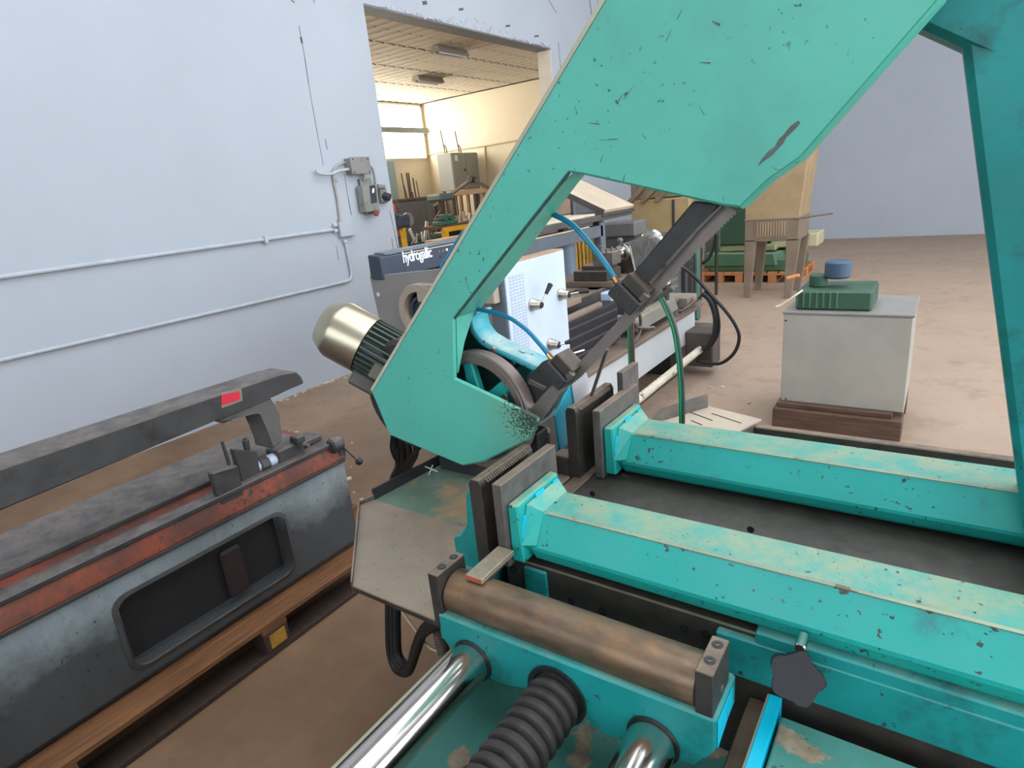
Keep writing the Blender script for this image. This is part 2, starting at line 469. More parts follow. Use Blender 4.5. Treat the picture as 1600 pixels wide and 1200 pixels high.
def window(name, lo, hi, axis, nu, nv, pane_m, fr=0.05, frame_m=None):
    """frame with its muntins, and one pane object per light"""
    i = 'XYZ'.index(axis); u, v = [k for k in range(3) if k != i]
    b = MB()
    def bx(a0, a1, b0, b1):
        p = [0, 0, 0]; q = [0, 0, 0]; p[i], q[i] = lo[i], hi[i]; p[u], q[u] = a0, a1; p[v], q[v] = b0, b1
        b.box(p, q)
    du = (hi[u] - lo[u]) / nu; dv = (hi[v] - lo[v]) / nv
    for k in range(nu + 1): bx(lo[u] + du * k - fr / 2, lo[u] + du * k + fr / 2, lo[v] - fr / 2, hi[v] + fr / 2)
    for k in range(nv + 1): bx(lo[u] - fr / 2, hi[u] + fr / 2, lo[v] + dv * k - fr / 2, lo[v] + dv * k + fr / 2)
    w = struct(b.build(name, frame_m or m_frame))
    mid = (lo[i] + hi[i]) / 2
    for a in range(nu):
        for c in range(nv):
            p = [0, 0, 0]; q = [0, 0, 0]; p[i], q[i] = mid - 0.006, mid + 0.006
            p[u], q[u] = lo[u] + du * a + fr / 2, lo[u] + du * (a + 1) - fr / 2; p[v], q[v] = lo[v] + dv * c + fr / 2, lo[v] + dv * (c + 1) - fr / 2
            MB().box(p, q).build('pane', pane_m, w)
    return w


window('unseen_window_1', (4.93, -2.5, 0.5), (4.99, 10.5, 5.0), 'X', 8, 3, m_paneR)  # unseen window, sill lowered to throw light on faces turned low right
window('window_2', (-3.6, -4.99, 1.6), (4.2, -4.93, 4.6), 'Y', 5, 2, m_paneB)
window('window_3', (-2.6, -1.0, 5.93), (2.8, 9.0, 5.99), 'Z', 3, 5, m_paneS)

# ---- the side room behind the opening
IX, IY, IZ = -9.0, 10.2, 3.36
struct(MB().prism([(2, 0), (IY, 0), (IY, IZ), (10.08, IZ), (10.08, 2.33), (3, 2.33), (3, 3.30), (10.08, 3.30), (10.08, IZ), (2, IZ)][:3] + [(2, IZ)], 'X', IX - 0.2, IX).build('wall_rear', m_inner))
struct(MB().box((IX, IY, 0), (WX - 0.2, IY + 0.2, IZ)).build('wall_side', m_inner))
struct(MB().box((IX, 1.8, 0), (WX - 0.2, 2.0, IZ)).build('wall_near', m_inner))
ce = struct(MB().box((IX - 0.2, 1.8, IZ + 0.03), (WX - 0.2, IY + 0.2, IZ + 0.1)).build('ceiling', m_joint))  # darker slab behind the ceiling sheets, showing at their lap joints
w4 = window('window_4', (IX + 0.005, 4.0, 2.33), (IX + 0.05, 10.12, 3.32), 'X', 2, 1, m_pane, 0.03, plain('pale_window_frame', (214, 206, 186), 0.6, 0.05))
struct(MB().box((IX + 0.05, 6.0, 2.80), (IX + 0.14, 10.16, 2.90), 0.005).build('trim_1', m_frame))         # transom bar across the window
p = ax(610, 290, 'X', IX + 0.06)
struct(MB().box((IX + 0.005, p.y - 0.22, 0), (IX + 0.12, p.y + 0.13, 2.29), 0.004).build('trim_2', plain('pale_blue_post', (150, 172, 178), 0.6, 0.05)))
# profiled ceiling sheets: ridges across, lapped every 0.45 m
Y0 = 2.0
ridge = []
k = 0
sheet_mesh = None
x = WX - 0.22
row = 0
while x > IX:
    x1 = max(IX, x - 0.46)
    b = MB()
    pts = []
    y = Y0
    while y < IY - 0.01:
        pts += [(y, IZ + 0.010), (y + 0.10, IZ + 0.010), (y + 0.115, IZ), (y + 0.15, IZ), (y + 0.165, IZ + 0.010)]
        y += 0.185
    pts = [q for q in pts if q[0] < IY]
    A = [b.bm.verts.new((x, q[0], q[1] + 0.004 * (row % 2))) for q in pts]; B = [b.bm.verts.new((x1 + 0.018, q[0], q[1] + 0.004 * (row % 2))) for q in pts]
    for i in range(len(A) - 1): b.bm.faces.new([A[i], A[i + 1], B[i + 1], B[i]])
    b.build('ceiling_sheet', m_slatc, ce)
    x = x1; row += 1
# lintel soffit and right reveal of the opening
struct(MB().box((WX - 0.22, 4.64, 3.30), (WX - 0.002, 8.03, 3.318)).build('trim_3', m_soff))
struct(MB().box((WX - 0.21, 8.012, 0), (WX - 0.004, 8.032, 3.30)).build('trim_4', plain('cream_reveal', (206, 198, 184), 0.7, 0.05)))

# cracks in the wall plaster: thin open fissures, dark filled
m_crack = plain('crack_filler', (84, 86, 96), 0.9, 0.1)
def crack(pts, w=0.006, name='crack'):
    P = [ax(q[0], q[1], 'X', WX) for q in pts]
    b = MB()
    for a, c in zip(P, P[1:]):
        d = (c - a).normalized(); sd = V((0, -d.z, d.y)) * w * rnd.uniform(0.3, 0.6)
        b.slab([a - sd, a + sd, c + sd, c - sd], (0.0012, 0, 0))
    b.build(name, m_crack, wl)
crack([(467, 40), (471, 62), (476, 90), (482, 130), (488, 165)], 0.008)
crack([(470, 58), (472, 68)], 0.022)
crack([(488, 165), (497, 215), (505, 258)], 0.007)
crack([(508, 217), (511, 233)], 0.008)
crack([(538, 272), (544, 310), (549, 336)], 0.009)
crack([(525, 383), (529, 407)], 0.006)
crack([(609, 330), (616, 360), (622, 390)], 0.010)
crack([(612, 372), (617, 410)], 0.006)
crack([(872, 66), (875, 95), (876, 117)], 0.014)
crack([(921, 0), (924, 20), (925, 38)], 0.02)
crack([(933, 0), (935, 15)], 0.012)
crack([(857, 0), (869, 20)], 0.012)
crack([(455, 0), (460, 4)], 0.008); crack([(490, 0), (491, 5)], 0.01)
for q in [(663, 4), (720, 14), (793, 40), (838, 56)]:
    crack([(q[0] - 3, q[1] + 1), (q[0] + 4, q[1])], 0.03)
# ragged plaster along the lintel
b = MB()
for i in range(46):
    t = i / 45; y = 4.9 + 3.05 * t + rnd.uniform(-0.03, 0.03); z = 3.325 + abs(rnd.gauss(0, 0.035)) * (1.4 if 0.3 < t < 0.75 else 0.6)
    s_ = rnd.uniform(0.02, 0.07); c0 = V((WX + 0.001, y, z)); a_ = rnd.uniform(-0.6, 0.6)
    d = V((0, math.cos(a_), math.sin(a_))) * s_; n = V((0, -math.sin(a_), math.cos(a_))) * rnd.uniform(0.004, 0.012)
    b.slab([c0 - d - n, c0 + d * 0.6 - n * 1.5, c0 + d + n, c0 - d * 0.5 + n * 0.7], (rnd.uniform(0.002, 0.012), 0, 0))
o = b.build('loose_plaster', plain('loose_plaster', (176, 176, 182), 0.9, 0.2, 20), wl); o['kind'] = 'stuff'
# dust line and crumbs where the wall meets the floor, scraps lying about on the concrete
b = MB()
for i in range(150):
    if i < 90: c0 = V((WX + rnd.uniform(0.0, 0.07), rnd.uniform(2.4, 4.6), 0))
    else: c0 = V((rnd.uniform(-3.9, -1.7), rnd.uniform(1.3, 3.4), 0)) if i < 125 else V((rnd.uniform(-1.9, -0.9), rnd.uniform(3.2, 6.5), 0))
    if (-2.8 < c0.x < -1.85 and c0.y < 1.76) or (-2.6 < c0.x < -1.35 and 2.3 < c0.y < 5.1): continue
    s_ = rnd.uniform(0.004, 0.017) if i >= 90 else rnd.uniform(0.006, 0.02)
    a_ = rnd.uniform(0, 6.3); d = V((math.cos(a_), math.sin(a_), 0)) * s_; n = V((-d.y, d.x, 0)) * rnd.uniform(0.3, 0.8)
    b.slab([c0 - d - n, c0 + d - n * .5, c0 + d * .8 + n, c0 - d * .6 + n * .8], (0, 0, rnd.uniform(0.002, 0.012)))
o = b.build('floor_debris', plain('chips_and_paper', (200, 180, 156), 0.9, 0.25, 3)); o['kind'] = 'stuff'
tag(o, 'pale scraps and crumbs scattered over the brown concrete floor', 'debris')

# conduit runs and switch boxes on the wall
m_pipe = plain('painted_conduit', (176, 182, 186), 0.5, 0.08)
m_boxg = paint('dirty_box_grey', (132, 130, 122), 0.55, 0.1, grime=0.3)
PX = WX + 0.018
def wpipe(name, pts, r, label, m=m_pipe, clips=(), px_=PX):
    t = thing(name, label, 'conduit', ax(*pts[0], 'X', px_), 'wall conduits')
    MB().tube([ax(*q, 'X', px_) for q in pts], r, 10, len(pts) > 2).build('pipe', m, t)
    for c in clips:
        c0 = ax(*c, 'X', WX)
        MB().box(c0 + V((0, -0.016, -r - 0.008)), c0 + V((2 * r + 0.016, 0.016, r + 0.008)), 0.004).build('clip', m, t)
    return t
c1 = ax(350, 383, 'X', PX); 
t = thing('conduit', 'thick horizontal wall conduit, the upper of two running left', 'conduit', c1)
MB().tube([V((PX, -1.0, 1.33)), c1, ax(520, 359, 'X', PX)], 0.016, 10, False).build('pipe', m_pipe, t)
MB().box(ax(412, 375, 'X', WX) - V((0, .015, .03)), ax(412, 375, 'X', WX) + V((.045, .015, .03)), .004).build('clip', m_pipe, t)
t = thing('conduit', 'lower horizontal wall conduit that bends up to the painted box', 'conduit', ax(350, 484, 'X', PX))
MB().tube([V((PX, -1.0, 0.86)), ax(350, 484, 'X', PX), ax(535, 441, 'X', PX)], 0.014, 10, False).tube([ax(530, 442, 'X', PX), ax(545, 438, 'X', PX), ax(549, 430, 'X', PX), ax(547, 415, 'X', PX), ax(540, 380, 'X', PX)], 0.014, 10).build('pipe', m_pipe, t)
wpipe('conduit', [(530, 341), (531, 340), (527, 310), (521, 279), (521, 268), (528, 258), (542, 253.5)], 0.010, 'thin vertical conduit rising from painted box to junction box', plain('dull_conduit', (160, 156, 150), 0.55, 0.1), [(529, 345), (522, 282)])
wpipe('conduit', [(493, 267), (500, 271), (516, 272), (530, 267), (547, 264)], 0.013, 'short curved conduit stub ending open left of the junction box', m_pipe, [], PX + 0.03)
t = thing('junction_box', 'painted-over square junction box between the two conduit runs', 'junction box', ax(542, 358, 'X', WX))
a = ax(534, 371, 'X', WX + 0.05); c = ax(552, 345, 'X', WX + 0.05)
MB().box((WX, a.y, a.z), (WX + 0.05, c.y, c.z), 0.006).build('body', m_wall, t)
for q in [(524, 361), (523, 352), (539, 378)]:
    e = ax(*q, 'X', PX); MB().cyl(e - V((0, 0.02, 0)), e + V((0, 0.02, 0)), 0.02, bev=0.004).build('gland', m_pipe, t)
t = thing('junction_box', 'grey metal junction box at the top of the wall conduit', 'junction box', ax(562, 258, 'X', WX))
a = ax(550, 272, 'X', WX + 0.08); c = ax(575, 246, 'X', WX + 0.08)
MB().box((WX, a.y, a.z), (WX + 0.075, c.y, c.z), 0.006).build('body', m_boxg, t)
MB().box((WX + 0.075, a.y - 0.006, a.z - 0.006), (WX + 0.095, c.y + 0.006, c.z + 0.006), 0.006).build('lid', m_boxg, t)
for sy in (0.1, 0.9):
    for sz in (0.1, 0.9):
        e = V((WX + 0.095, a.y + (c.y - a.y) * sy, a.z + (c.z - a.z) * sz)); MB().cyl(e, e + V((0.004, 0, 0)), 0.007, seg=8).build('screw', m_darks, t)
t = thing('motor_switch', 'grey wall motor starter with dark face and red push button', 'switch', ax(578, 305, 'X', WX))
MB().slab([ax(560, 280, 'X', WX + .02), ax(577, 278, 'X', WX + .02), ax(593, 332, 'X', WX + .02), ax(571, 336, 'X', WX + .02)], (0.018, 0, 0), 0.003).build('back_plate', m_boxg, t)
MB().hexa([V((WX + .02, ax(*q, 'X', WX + .1).y, ax(*q, 'X', WX + .1).z)) for q in [(571, 332), (592, 328), (586, 287), (565, 290)]] + [ax(*q, 'X', WX + .1) for q in [(572, 332), (592, 329), (587, 288), (566, 290)]], 0.006).build('housing', m_boxg, t)
MB().slab([ax(*q, 'X', WX + .101) for q in [(577, 290), (586, 289), (589, 316), (580, 318)]], (0.006, 0, 0), 0.002).build('face_plate', m_black, t)
MB().slab([ax(*q, 'X', WX + .102) for q in [(581, 295), (584, 294), (584, 301), (581, 302)]], (0.008, 0, 0), 0.001).build('indicator_window', m_ltext, t)
e = ax(586, 333, 'X', WX + .09); MB().cyl(e, e + V((0.03, 0, 0)), 0.03, bev=0.006).build('push_button', plain('dull_red_button', (130, 62, 62), 0.5, 0.1), t)
MB().tube([ax(568, 273, 'X', WX + .05), ax(569, 282, 'X', WX + .05)], 0.012).build('cable_gland', m_boxg, t)
MB().tube([ax(577, 259, 'X', WX + .05), ax(582, 264, 'X', WX + .05), ax(585, 276, 'X', WX + .06), ax(586, 288, 'X', WX + .06)], 0.011).build('feed_cable', m_boxg, t)
t = thing('wall_socket', 'black round power socket with hinged cover beside the motor starter', 'socket', ax(600, 305, 'X', WX))
e = ax(596, 306, 'X', WX); MB().box(e - V((0, .05, .07)), e + V((.05, .04, .07)), 0.008).build('body', m_boxg, t)
e2 = ax(600, 305, 'X', WX + .05); MB().cyl(e2 - V((0.0, .01, 0)), e2 + V((.06, .02, -.03)), 0.035, 0.038, bev=0.006).build('outlet', m_black, t)
MB().slab([ax(*q, 'X', WX + .06) for q in [(588, 289), (601, 291), (600, 296), (590, 295)]], (0.02, 0, 0.01), 0.003).build('cover_flap', m_boxg, t)

# ================================================================== the bandsaw (one machine)
SAW = thing('bandsaw', 'large teal metal bandsaw with its bow raised over turquoise vises', 'bandsaw', (0, 1.1, 0))
TB, NB = V((0.696, 0, 0.719)), V((0.719, 0, -0.696))          # along the bow, across it
def bw(n, t, y): return NB * n + TB * t + V((0, y, 0))
def fy(px, py, y): return ax(px, py, 'Y', y)

# bow cover ----------------------------------------------------------------------------
outer = [fy(580, 612, BOW_Y), fy(608, 680, BOW_Y), fy(722, 728, BOW_Y), fy(756, 722, BOW_Y), fy(826, 688, BOW_Y), fy(838, 672, BOW_Y), fy(841, 653, BOW_Y)]
inner = [fy(780, 623, BOW_Y), fy(711, 591, BOW_Y), fy(709, 498, BOW_Y), fy(889, 270, BOW_Y), fy(905, 272, BOW_Y), fy(1130, 322, BOW_Y), fy(1157, 325, BOW_Y)]
upper = [fy(1200, 283, BOW_Y), bw(-1.215, 0.985, BOW_Y), bw(-1.225, 1.22, BOW_Y), bw(-1.30, 1.31, BOW_Y), bw(-1.56, 1.31, BOW_Y), bw(-1.628, 1.20, BOW_Y)]
outline = outer + inner + upper
poly = [(p.x, p.z) for p in outline]
NPT = len(poly)
ctr = [Vector(q) for q in poly]
area = sum(a.x * b_.y - b_.x * a.y for a, b_ in zip(ctr, ctr[1:] + ctr[:1]))
def offs(d):
    out = []
    for i in range(NPT):
        a, b_, c = ctr[i - 1], ctr[i], ctr[(i + 1) % NPT]
        e1 = (b_ - a).normalized(); e2 = (c - b_).normalized()
        sg = 1 if area > 0 else -1
        n1 = Vector((e1.y, -e1.x)) * sg; n2 = Vector((e2.y, -e2.x)) * sg
        n = (n1 + n2); n = n / max(0.4, n.dot(n1))
        out.append(b_ + n * d)
    return out
b = MB()
o_in = offs(-0.004); o_out = offs(0.0)
vf = [b.bm.verts.new((q.x, BOW_Y, q.y)) for q in o_in]; vm = [b.bm.verts.new((q.x, BOW_Y + 0.006, q.y)) for q in o_out]
b.bm.faces.new(vf)
vb = [b.bm.verts.new((q.x, BOW_Y + 0.010, q.y)) for q in o_in]; b.bm.faces.new(vb[::-1])
for i in range(NPT):
    j = (i + 1) % NPT
    b.bm.faces.new([vf[i], vf[j], vm[j], vm[i]]); b.bm.faces.new([vm[i], vm[j], vb[j], vb[i]])
cover = b.build('bow_cover', m_bow, SAW, angle=15)
# rolled edge and side wall of the cover
def wall_strip(name, idx, depth, mat, out=0.006, t=0.005):
    b = MB(); oo = offs(out); of = offs(-0.002); oi = offs(out - t - 0.004)
    rings = []
    for i in idx:
        rings.append([b.bm.verts.new(x) for x in ((of[i].x, BOW_Y + 0.001, of[i].y), (oo[i].x, BOW_Y + 0.008, oo[i].y), (oo[i].x, BOW_Y + depth, oo[i].y), (oi[i].x, BOW_Y + depth, oi[i].y), (oi[i].x, BOW_Y + 0.010, oi[i].y))])
    for A, B in zip(rings, rings[1:]):
        for k in range(5): b.bm.faces.new([A[k], A[(k + 1) % 5], B[(k + 1) % 5], B[k]])
    b.bm.faces.new(rings[0]); b.bm.faces.new(rings[-1][::-1])
    return b.build(name, mat, cover)
n0 = len(outer); n1 = n0 + len(inner)
wall_strip('rolled_edge', [NPT - 1, 0], 0.09, m_lip, 0.010, 0.006)
wall_strip('side_wall', [0, 1, 2, 3], 0.05, m_bow, 0.002)
wall_strip('side_wall', list(range(n1 - 1, NPT)), 0.045, m_bow, 0.002)
# throat wall of the cover: deep behind the upper throat, cut away beside the wheel
def throat(pts, d, mat, name='throat_wall', y0=BOW_Y + 0.010):
    b = MB(); rr = []
    cc = fy(860, 430, BOW_Y)
    for p, dd in zip(pts, d):
        e = (V((cc.x, 0, cc.z)) - V((p.x, 0, p.z))).normalized() * -0.004
        rr.append([b.bm.verts.new(x) for x in (V((p.x, y0, p.z)), V((p.x, y0 + dd, p.z)), V((p.x, y0 + dd, p.z)) + e, V((p.x, y0, p.z)) + e)])
    for A, B in zip(rr, rr[1:]):
        for k in range(4): b.bm.faces.new([A[k], A[(k + 1) % 4], B[(k + 1) % 4], B[k]])
    b.bm.faces.new(rr[0][::-1]); b.bm.faces.new(rr[-1])
    return b.build(name, mat, cover)
q1, q2, q3, q4 = inner[1], inner[2], inner[3], inner[4]
mid = lambda a, c, t: a + (c - a) * t
throat([mid(q1, q2, 0.08), mid(q1, q2, 0.55), q2], [0.004, 0.028, 0.066], m_bow)
throat([q2, mid(q2, q3, 0.5), mid(q2, q3, 0.93), mid(q3, q4, 0.3), mid(q3, q4, 1.0) , mid(q4, inner[5], 0.08)], [0.088, 0.080, 0.062, 0.05, 0.03, 0.02], m_bow)
MB().tube([q2 + V((0, 0.004, 0)), mid(q2, q3, 0.35) + V((0, 0.002, 0)), q3 + V((0, 0.002, 0))], 0.0028, 6, False).build('edge_seam', m_lip if False else plain('dark_seam', (54, 72, 66), 0.7, 0.3, 60), cover)
throat([q4, inner[5], inner[6]], [0.03, 0.03, 0.03], m_cast, 'lower_lip')
# bare scrape near the right edge of the cover
b = MB(); P = [(1249, 190), (1238, 200), (1226, 213), (1221, 220), (1212, 232), (1203, 240), (1192, 250), (1184, 259)]; Wd = [5, 7, 5, 8, 5, 9, 4, 0.5]
up_, dn_ = [], []
for (x, y), w in zip(P, Wd):
    w *= 0.55 * rnd.uniform(0.8, 1.2); up_.append(fy(x - w * .7, y - w * .7, BOW_Y - 0.0004)); dn_.append(fy(x + w * .7, y + w * .7, BOW_Y - 0.0004))
for i in range(len(P) - 1): b.slab([up_[i], up_[i + 1], dn_[i + 1], dn_[i]], (0, -0.0003, 0))
m_scr = plain('bare_scraped_metal', (92, 96, 92), 0.6, 0.15, 40)
b.build('scrape', m_scr, cover)
for (x, y, dx, dy, w) in [(1119, 36, 6, 3, 1.5), (1102, 98, 8, 0.5, 1.0), (928, 193, 9, 1, 0.9), (968, 155, -5, 8, .7), (950, 218, 15, -1, .6), (1006, 213, 3, 4, .6), (1062, 22, -4, 8, .5), (900, 172, 2, 7, .7), (982, 145, -8, 10, .5), (1045, 55, -4, 9, .5), (1096, 172, 5, 8, .4), (940, 248, -2, 5, .8), (975, 278, -1, 5, .9), (730, 445, 3, 8, .5)]:
    a, c = fy(x - dx, y - dy, BOW_Y - .0004), fy(x + dx, y + dy, BOW_Y - .0004); s_ = (c - a).normalized().cross(V((0, 1, 0))) * w * 0.0012
    MB().slab([a - s_ * .3, a + s_ * .3, c + s_, c - s_], (0, -0.0003, 0)).build('scratch', m_scr, cover)
kp = fy(876, 121, BOW_Y + .03); MB().cyl(kp, kp + V((-0.006, 0, 0.006)), 0.0045, bev=0.001).build('cover_knob', m_black, SAW)

# cast frame behind the cover -----------------------------------------------------------
YF = 1.20
fp = [fy(742, 488, YF), fy(748, 512, YF), fy(772, 530, YF), fy(866, 584, YF), fy(880, 612, YF), fy(850, 655, YF), fy(800, 690, YF), fy(700, 690, YF), fy(650, 640, YF), fy(690, 540, YF)]
castf = MB().slab(fp, (0, 0.03, 0), 0.004).build('bow_frame', m_cast, SAW)
b = MB(); YR = 1.145
rim_px = [(737, 488), (737, 500), (741, 516), (752, 530), (772, 542), (812, 560), (852, 580)]
R3 = [fy(*q, YR) for q in rim_px]
rr = []
for i, p_ in enumerate(R3):
    d = (R3[min(i + 1, len(R3) - 1)] - R3[max(i - 1, 0)]).normalized(); n = d.cross(V((0, 1, 0))) * 0.016
    if n.z > 0: n = -n
    dd = 0.07
    rr.append([b.bm.verts.new(x) for x in (p_, p_ + V((0, dd, 0)), p_ + V((0, dd, 0)) + n, p_ + n)])
for A, B in zip(rr, rr[1:]):
    for k in range(4): b.bm.faces.new([A[k], A[(k + 1) % 4], B[(k + 1) % 4], B[k]])
b.bm.faces.new(rr[0][::-1]); b.bm.faces.new(rr[-1])
b._bev([f for f in b.bm.faces], 0.003)
b.build('flange', m_rimcast, castf, angle=50)
WC = V((-0.905, 1.10, 1.040)); WR = 0.151
for an in (28,):
    d = V((math.cos(math.radians(an)), 0, math.sin(math.radians(an))))
    MB().bar(V((WC.x, 1.18, WC.z)) + d * 0.14, V((WC.x, 1.18, WC.z)) + d * (0.160 if an > 40 else 0.20), 0.016, 0.04, (0, 1, 0), 0.004).build('rib', m_cast, castf)
for q0, q1 in (((781, 546), (772, 558)), ((812, 561), (800, 576)), ((840, 577), (826, 594))):
    MB().bar(fy(*q0, 1.165), fy(*q1, 1.165), 0.010, 0.05, (0, 1, 0), 0.003).build('rib', m_cast, castf)
for q in [(772, 547), (841, 583)]:
    e = fy(*q, YR); MB().cyl(e + V((0, -0.008, 0)), e + V((0, 0.004, 0)), 0.008, seg=6).build('bolt', m_steel, castf)
# frame spine up to the top wheel and the gearbox disc behind the drive wheel
MB().slab([bw(-1.655, -0.02, 1.13), bw(-1.655, 1.2, 1.13), bw(-1.60, 1.2, 1.13), bw(-1.60, 0.05, 1.13)], (0, 0.09, 0), 0.006).build('frame_spine', m_cast, castf)
MB().slab([bw(-1.655, 0.93, 1.13), bw(-1.655, 1.28, 1.13), bw(-1.27, 1.28, 1.13), bw(-1.27, 0.93, 1.13)], (0, 0.09, 0), 0.01).build('frame_head', m_cast, castf)
e = V((-1.232, 1.17, 1.015)); MB().cyl(e, e + V((0, 0.10, 0)), 0.165, seg=40, bev=0.012).build('gearbox_housing', m_black, SAW)

# band wheel ------------------------------------------------------------------------------
wy0, wy1 = 1.085, 1.125
whl = MB().lathe([(WR - 0.028, 0.004), (WR - 0.026, 0), (WR - 0.010, 0), (WR - 0.009, 0.003), (WR - 0.003, 0.003), (WR, 0.006), (WR, 0.036), (WR - 0.003, 0.040), (WR - 0.026, 0.040), (WR - 0.028, 0.036), (WR - 0.028, 0.004)], V((WC.x, wy0, WC.z)), (0, 1, 0), 72).build('band_wheel', m_rim, SAW)
m_spoke = paint('oily_teal_spoke', (30, 158, 148), 0.4, 0.15, grime=0.2, grime_rgb=(20, 50, 50))
for k in range(6):
    an = math.radians(100 + 60 * k); d = V((math.cos(an), 0, math.sin(an))); c0 = V((WC.x, 1.105, WC.z)); sd = d.cross(V((0, 1, 0)))
    MB().hexa([c0 + d * 0.035 + sd * 0.02 + V((0, -.012, 0)), c0 + d * 0.035 - sd * 0.02 + V((0, -.012, 0)), c0 + d * 0.035 - sd * 0.02 + V((0, .012, 0)), c0 + d * 0.035 + sd * 0.02 + V((0, .012, 0)),
               c0 + d * 0.128 + sd * 0.015 + V((0, -.010, 0)), c0 + d * 0.128 - sd * 0.015 + V((0, -.010, 0)), c0 + d * 0.128 - sd * 0.015 + V((0, .010, 0)), c0 + d * 0.128 + sd * 0.015 + V((0, .010, 0))], 0.004).build('spoke', m_spoke, whl)
MB().cyl((WC.x, 1.08, WC.z), (WC.x, 1.13, WC.z), 0.045, bev=0.006).build('hub', m_spoke, whl)
e = fy(791, 621, 1.10); MB().cyl(e, e + V((0, 0.05, 0)), 0.024, bev=0.004).build('tension_boss', m_cast, SAW)
MB().cyl(e - V((0, 0.008, 0)), e, 0.011, seg=6, bev=0.001).build('bolt', m_steel, SAW)

# upper wheel, hidden in the head of the bow
e = bw(-1.44, 1.10, 1.085); MB().lathe([(0.03, 0), (0.16, 0), (0.165, 0.003), (0.165, 0.035), (0.03, 0.04), (0.03, 0)], e, (0, 1, 0), 48).build('band_wheel', m_rim, SAW)

# blade, arm and guides --------------------------------------------------------------------
def strip(px_a, px_b, y, t=0.003):
    P = [fy(*q, y) for q in px_a]; Q = [fy(*q, y) for q in px_b]
    b = MB()
    for i in range(len(P) - 1): b.slab([P[i], P[i + 1], Q[i + 1], Q[i]], (0, t, 0))
    return b
YB = 1.10
up_px = [(822, 646), (858, 606), (895, 577), (986, 480), (1012, 444), (1042, 410), (1128, 318)]
lo_px = [(838, 666), (876, 612), (907, 588), (997, 492), (1020, 466), (1067, 412), (1150, 330)]
bl = MB(); A = [fy(*q, YB) for q in up_px]; B = [fy(*q, YB) for q in lo_px]
a0 = [bl.bm.verts.new(p) for p in A]; b0 = [bl.bm.verts.new(p) for p in B]
a1 = [bl.bm.verts.new(p + V((0, .002, 0))) for p in A]; b1 = [bl.bm.verts.new(p + V((0, .002, 0))) for p in B]
for i in range(len(A) - 1):
    bl.bm.faces.new([a0[i], a0[i + 1], b0[i + 1], b0[i]]); bl.bm.faces.new([a1[i + 1], a1[i], b1[i], b1[i + 1]])
    bl.bm.faces.new([a0[i + 1], a0[i], a1[i], a1[i + 1]])
# saw teeth along the lower edge
for i in range(len(B) - 1):
    L = (B[i + 1] - B[i]).length; nt = max(1, int(L / 0.007)); d = (B[i + 1] - B[i]) / nt; out = d.normalized().cross(V((0, 1, 0))).normalized()
    if out.z > 0: out = -out
    for k in range(nt):
        p0 = B[i] + d * k; bl.slab([p0, p0 + d, p0 + d * 0.15 + out * 0.0035], (0, 0.002, 0))
blade = bl.build('saw_blade', m_blade, SAW)
def guide_block(c_px, name):
    c0 = fy(*c_px, 1.078)
    g = MB().obox(c0, NB * 0.031, TB * 0.017, V((0, 0.022, 0)), 0.003).build(name, m_black, SAW)
    MB().obox(c0 + TB * 0.030 + V((0, 0.012, 0)), NB * 0.026, TB * 0.012, V((0, 0.028, 0)), 0.002).build('carbide_holder', m_darks, g)
    e = c0 + NB * 0.026 + TB * 0.020 + V((0, -0.012, 0)); MB().cyl(e, e + TB * 0.018, 0.008, bev=0.002).build('adjusting_screw', m_steel, g)
    for k in (-1, 1):
        e = c0 + NB * 0.016 * k - V((0, 0.022, 0)); MB().cyl(e, e - V((0, 0.002, 0)), 0.0045, seg=8).build('bolt', m_darks, g)
    return g
g1 = guide_block((871, 583), 'guide_block'); g2 = guide_block((981, 464), 'guide_block')
arm_u = [(1000, 436), (1085, 317)]; 
P = [fy(*q, 1.085) for q in [(986, 430), (1083, 314), (1128, 318), (1092, 356), (1042, 411), (1014, 443), (1004, 452)]]
garm = MB().slab(P, (0, 0.035, 0), 0.003).build('guide_arm', m_black, SAW)
P = [fy(*q, 1.0845) for q in [(1014, 441), (1042, 409), (1092, 353), (1124, 322), (1126, 325), (1094, 357), (1045, 413), (1017, 445)]]
MB().slab(P, (0, 0.006, 0)).build('arm_edge_strip', m_steel, garm)
for q in [(1005, 437), (1036, 415)]:
    e = fy(*q, 1.085); MB().cyl(e, e - V((0, .003, 0)), .006, seg=8).build('bolt', m_darks, garm)
# lower guide carrier in front of the frame
P = [fy(*q, 1.13) for q in [(846, 566), (866, 558), (884, 586), (862, 622), (838, 636), (808, 606)]]
MB().slab(P, (0, 0.05, 0), 0.004).build('guide_carrier', m_black, SAW)
P = [fy(*q, 1.125) for q in [(826, 592), (854, 606), (850, 612), (824, 600)]]; MB().slab(P, (0, 0.02, 0), 0.002).build('guide_bracket', m_steel, SAW)

# coolant hoses -------------------------------------------------------------------------------
def hose(name, pts, r, mat, end=None, parent=SAW):
    h = MB().tube(pts, r, 10).build(name, mat, parent)
    if end: MB().cyl(pts[-1], pts[-1] + (pts[-1] - pts[-2]).normalized() * 0.022, r * 1.15, seg=8).build('fitting', m_brass, h)
    return h
hose('coolant_hose', [fy(700, 470, 1.16), fy(780, 380, 1.16), fy(845, 331, 1.14), fy(862, 334, 1.12), fy(895, 352, 1.10), fy(925, 385, 1.09), fy(948, 415, 1.08), fy(959, 433, 1.08)], 0.0058, m_hose, 1)
hose('coolant_hose', [fy(730, 482, 1.13), fy(750, 484, 1.12), fy(790, 494, 1.10), fy(820, 513, 1.09), fy(842, 536, 1.08), fy(856, 553, 1.08)], 0.005, m_hose, 1)
hose('coolant_hose', [fy(745, 500, 1.22), fy(735, 470, 1.28), fy(690, 430, 1.30), fy(706, 393, 1.30), fy(729, 359, 1.28), fy(770, 330, 1.22), fy(800, 330, 1.18)], 0.0062, m_hose)
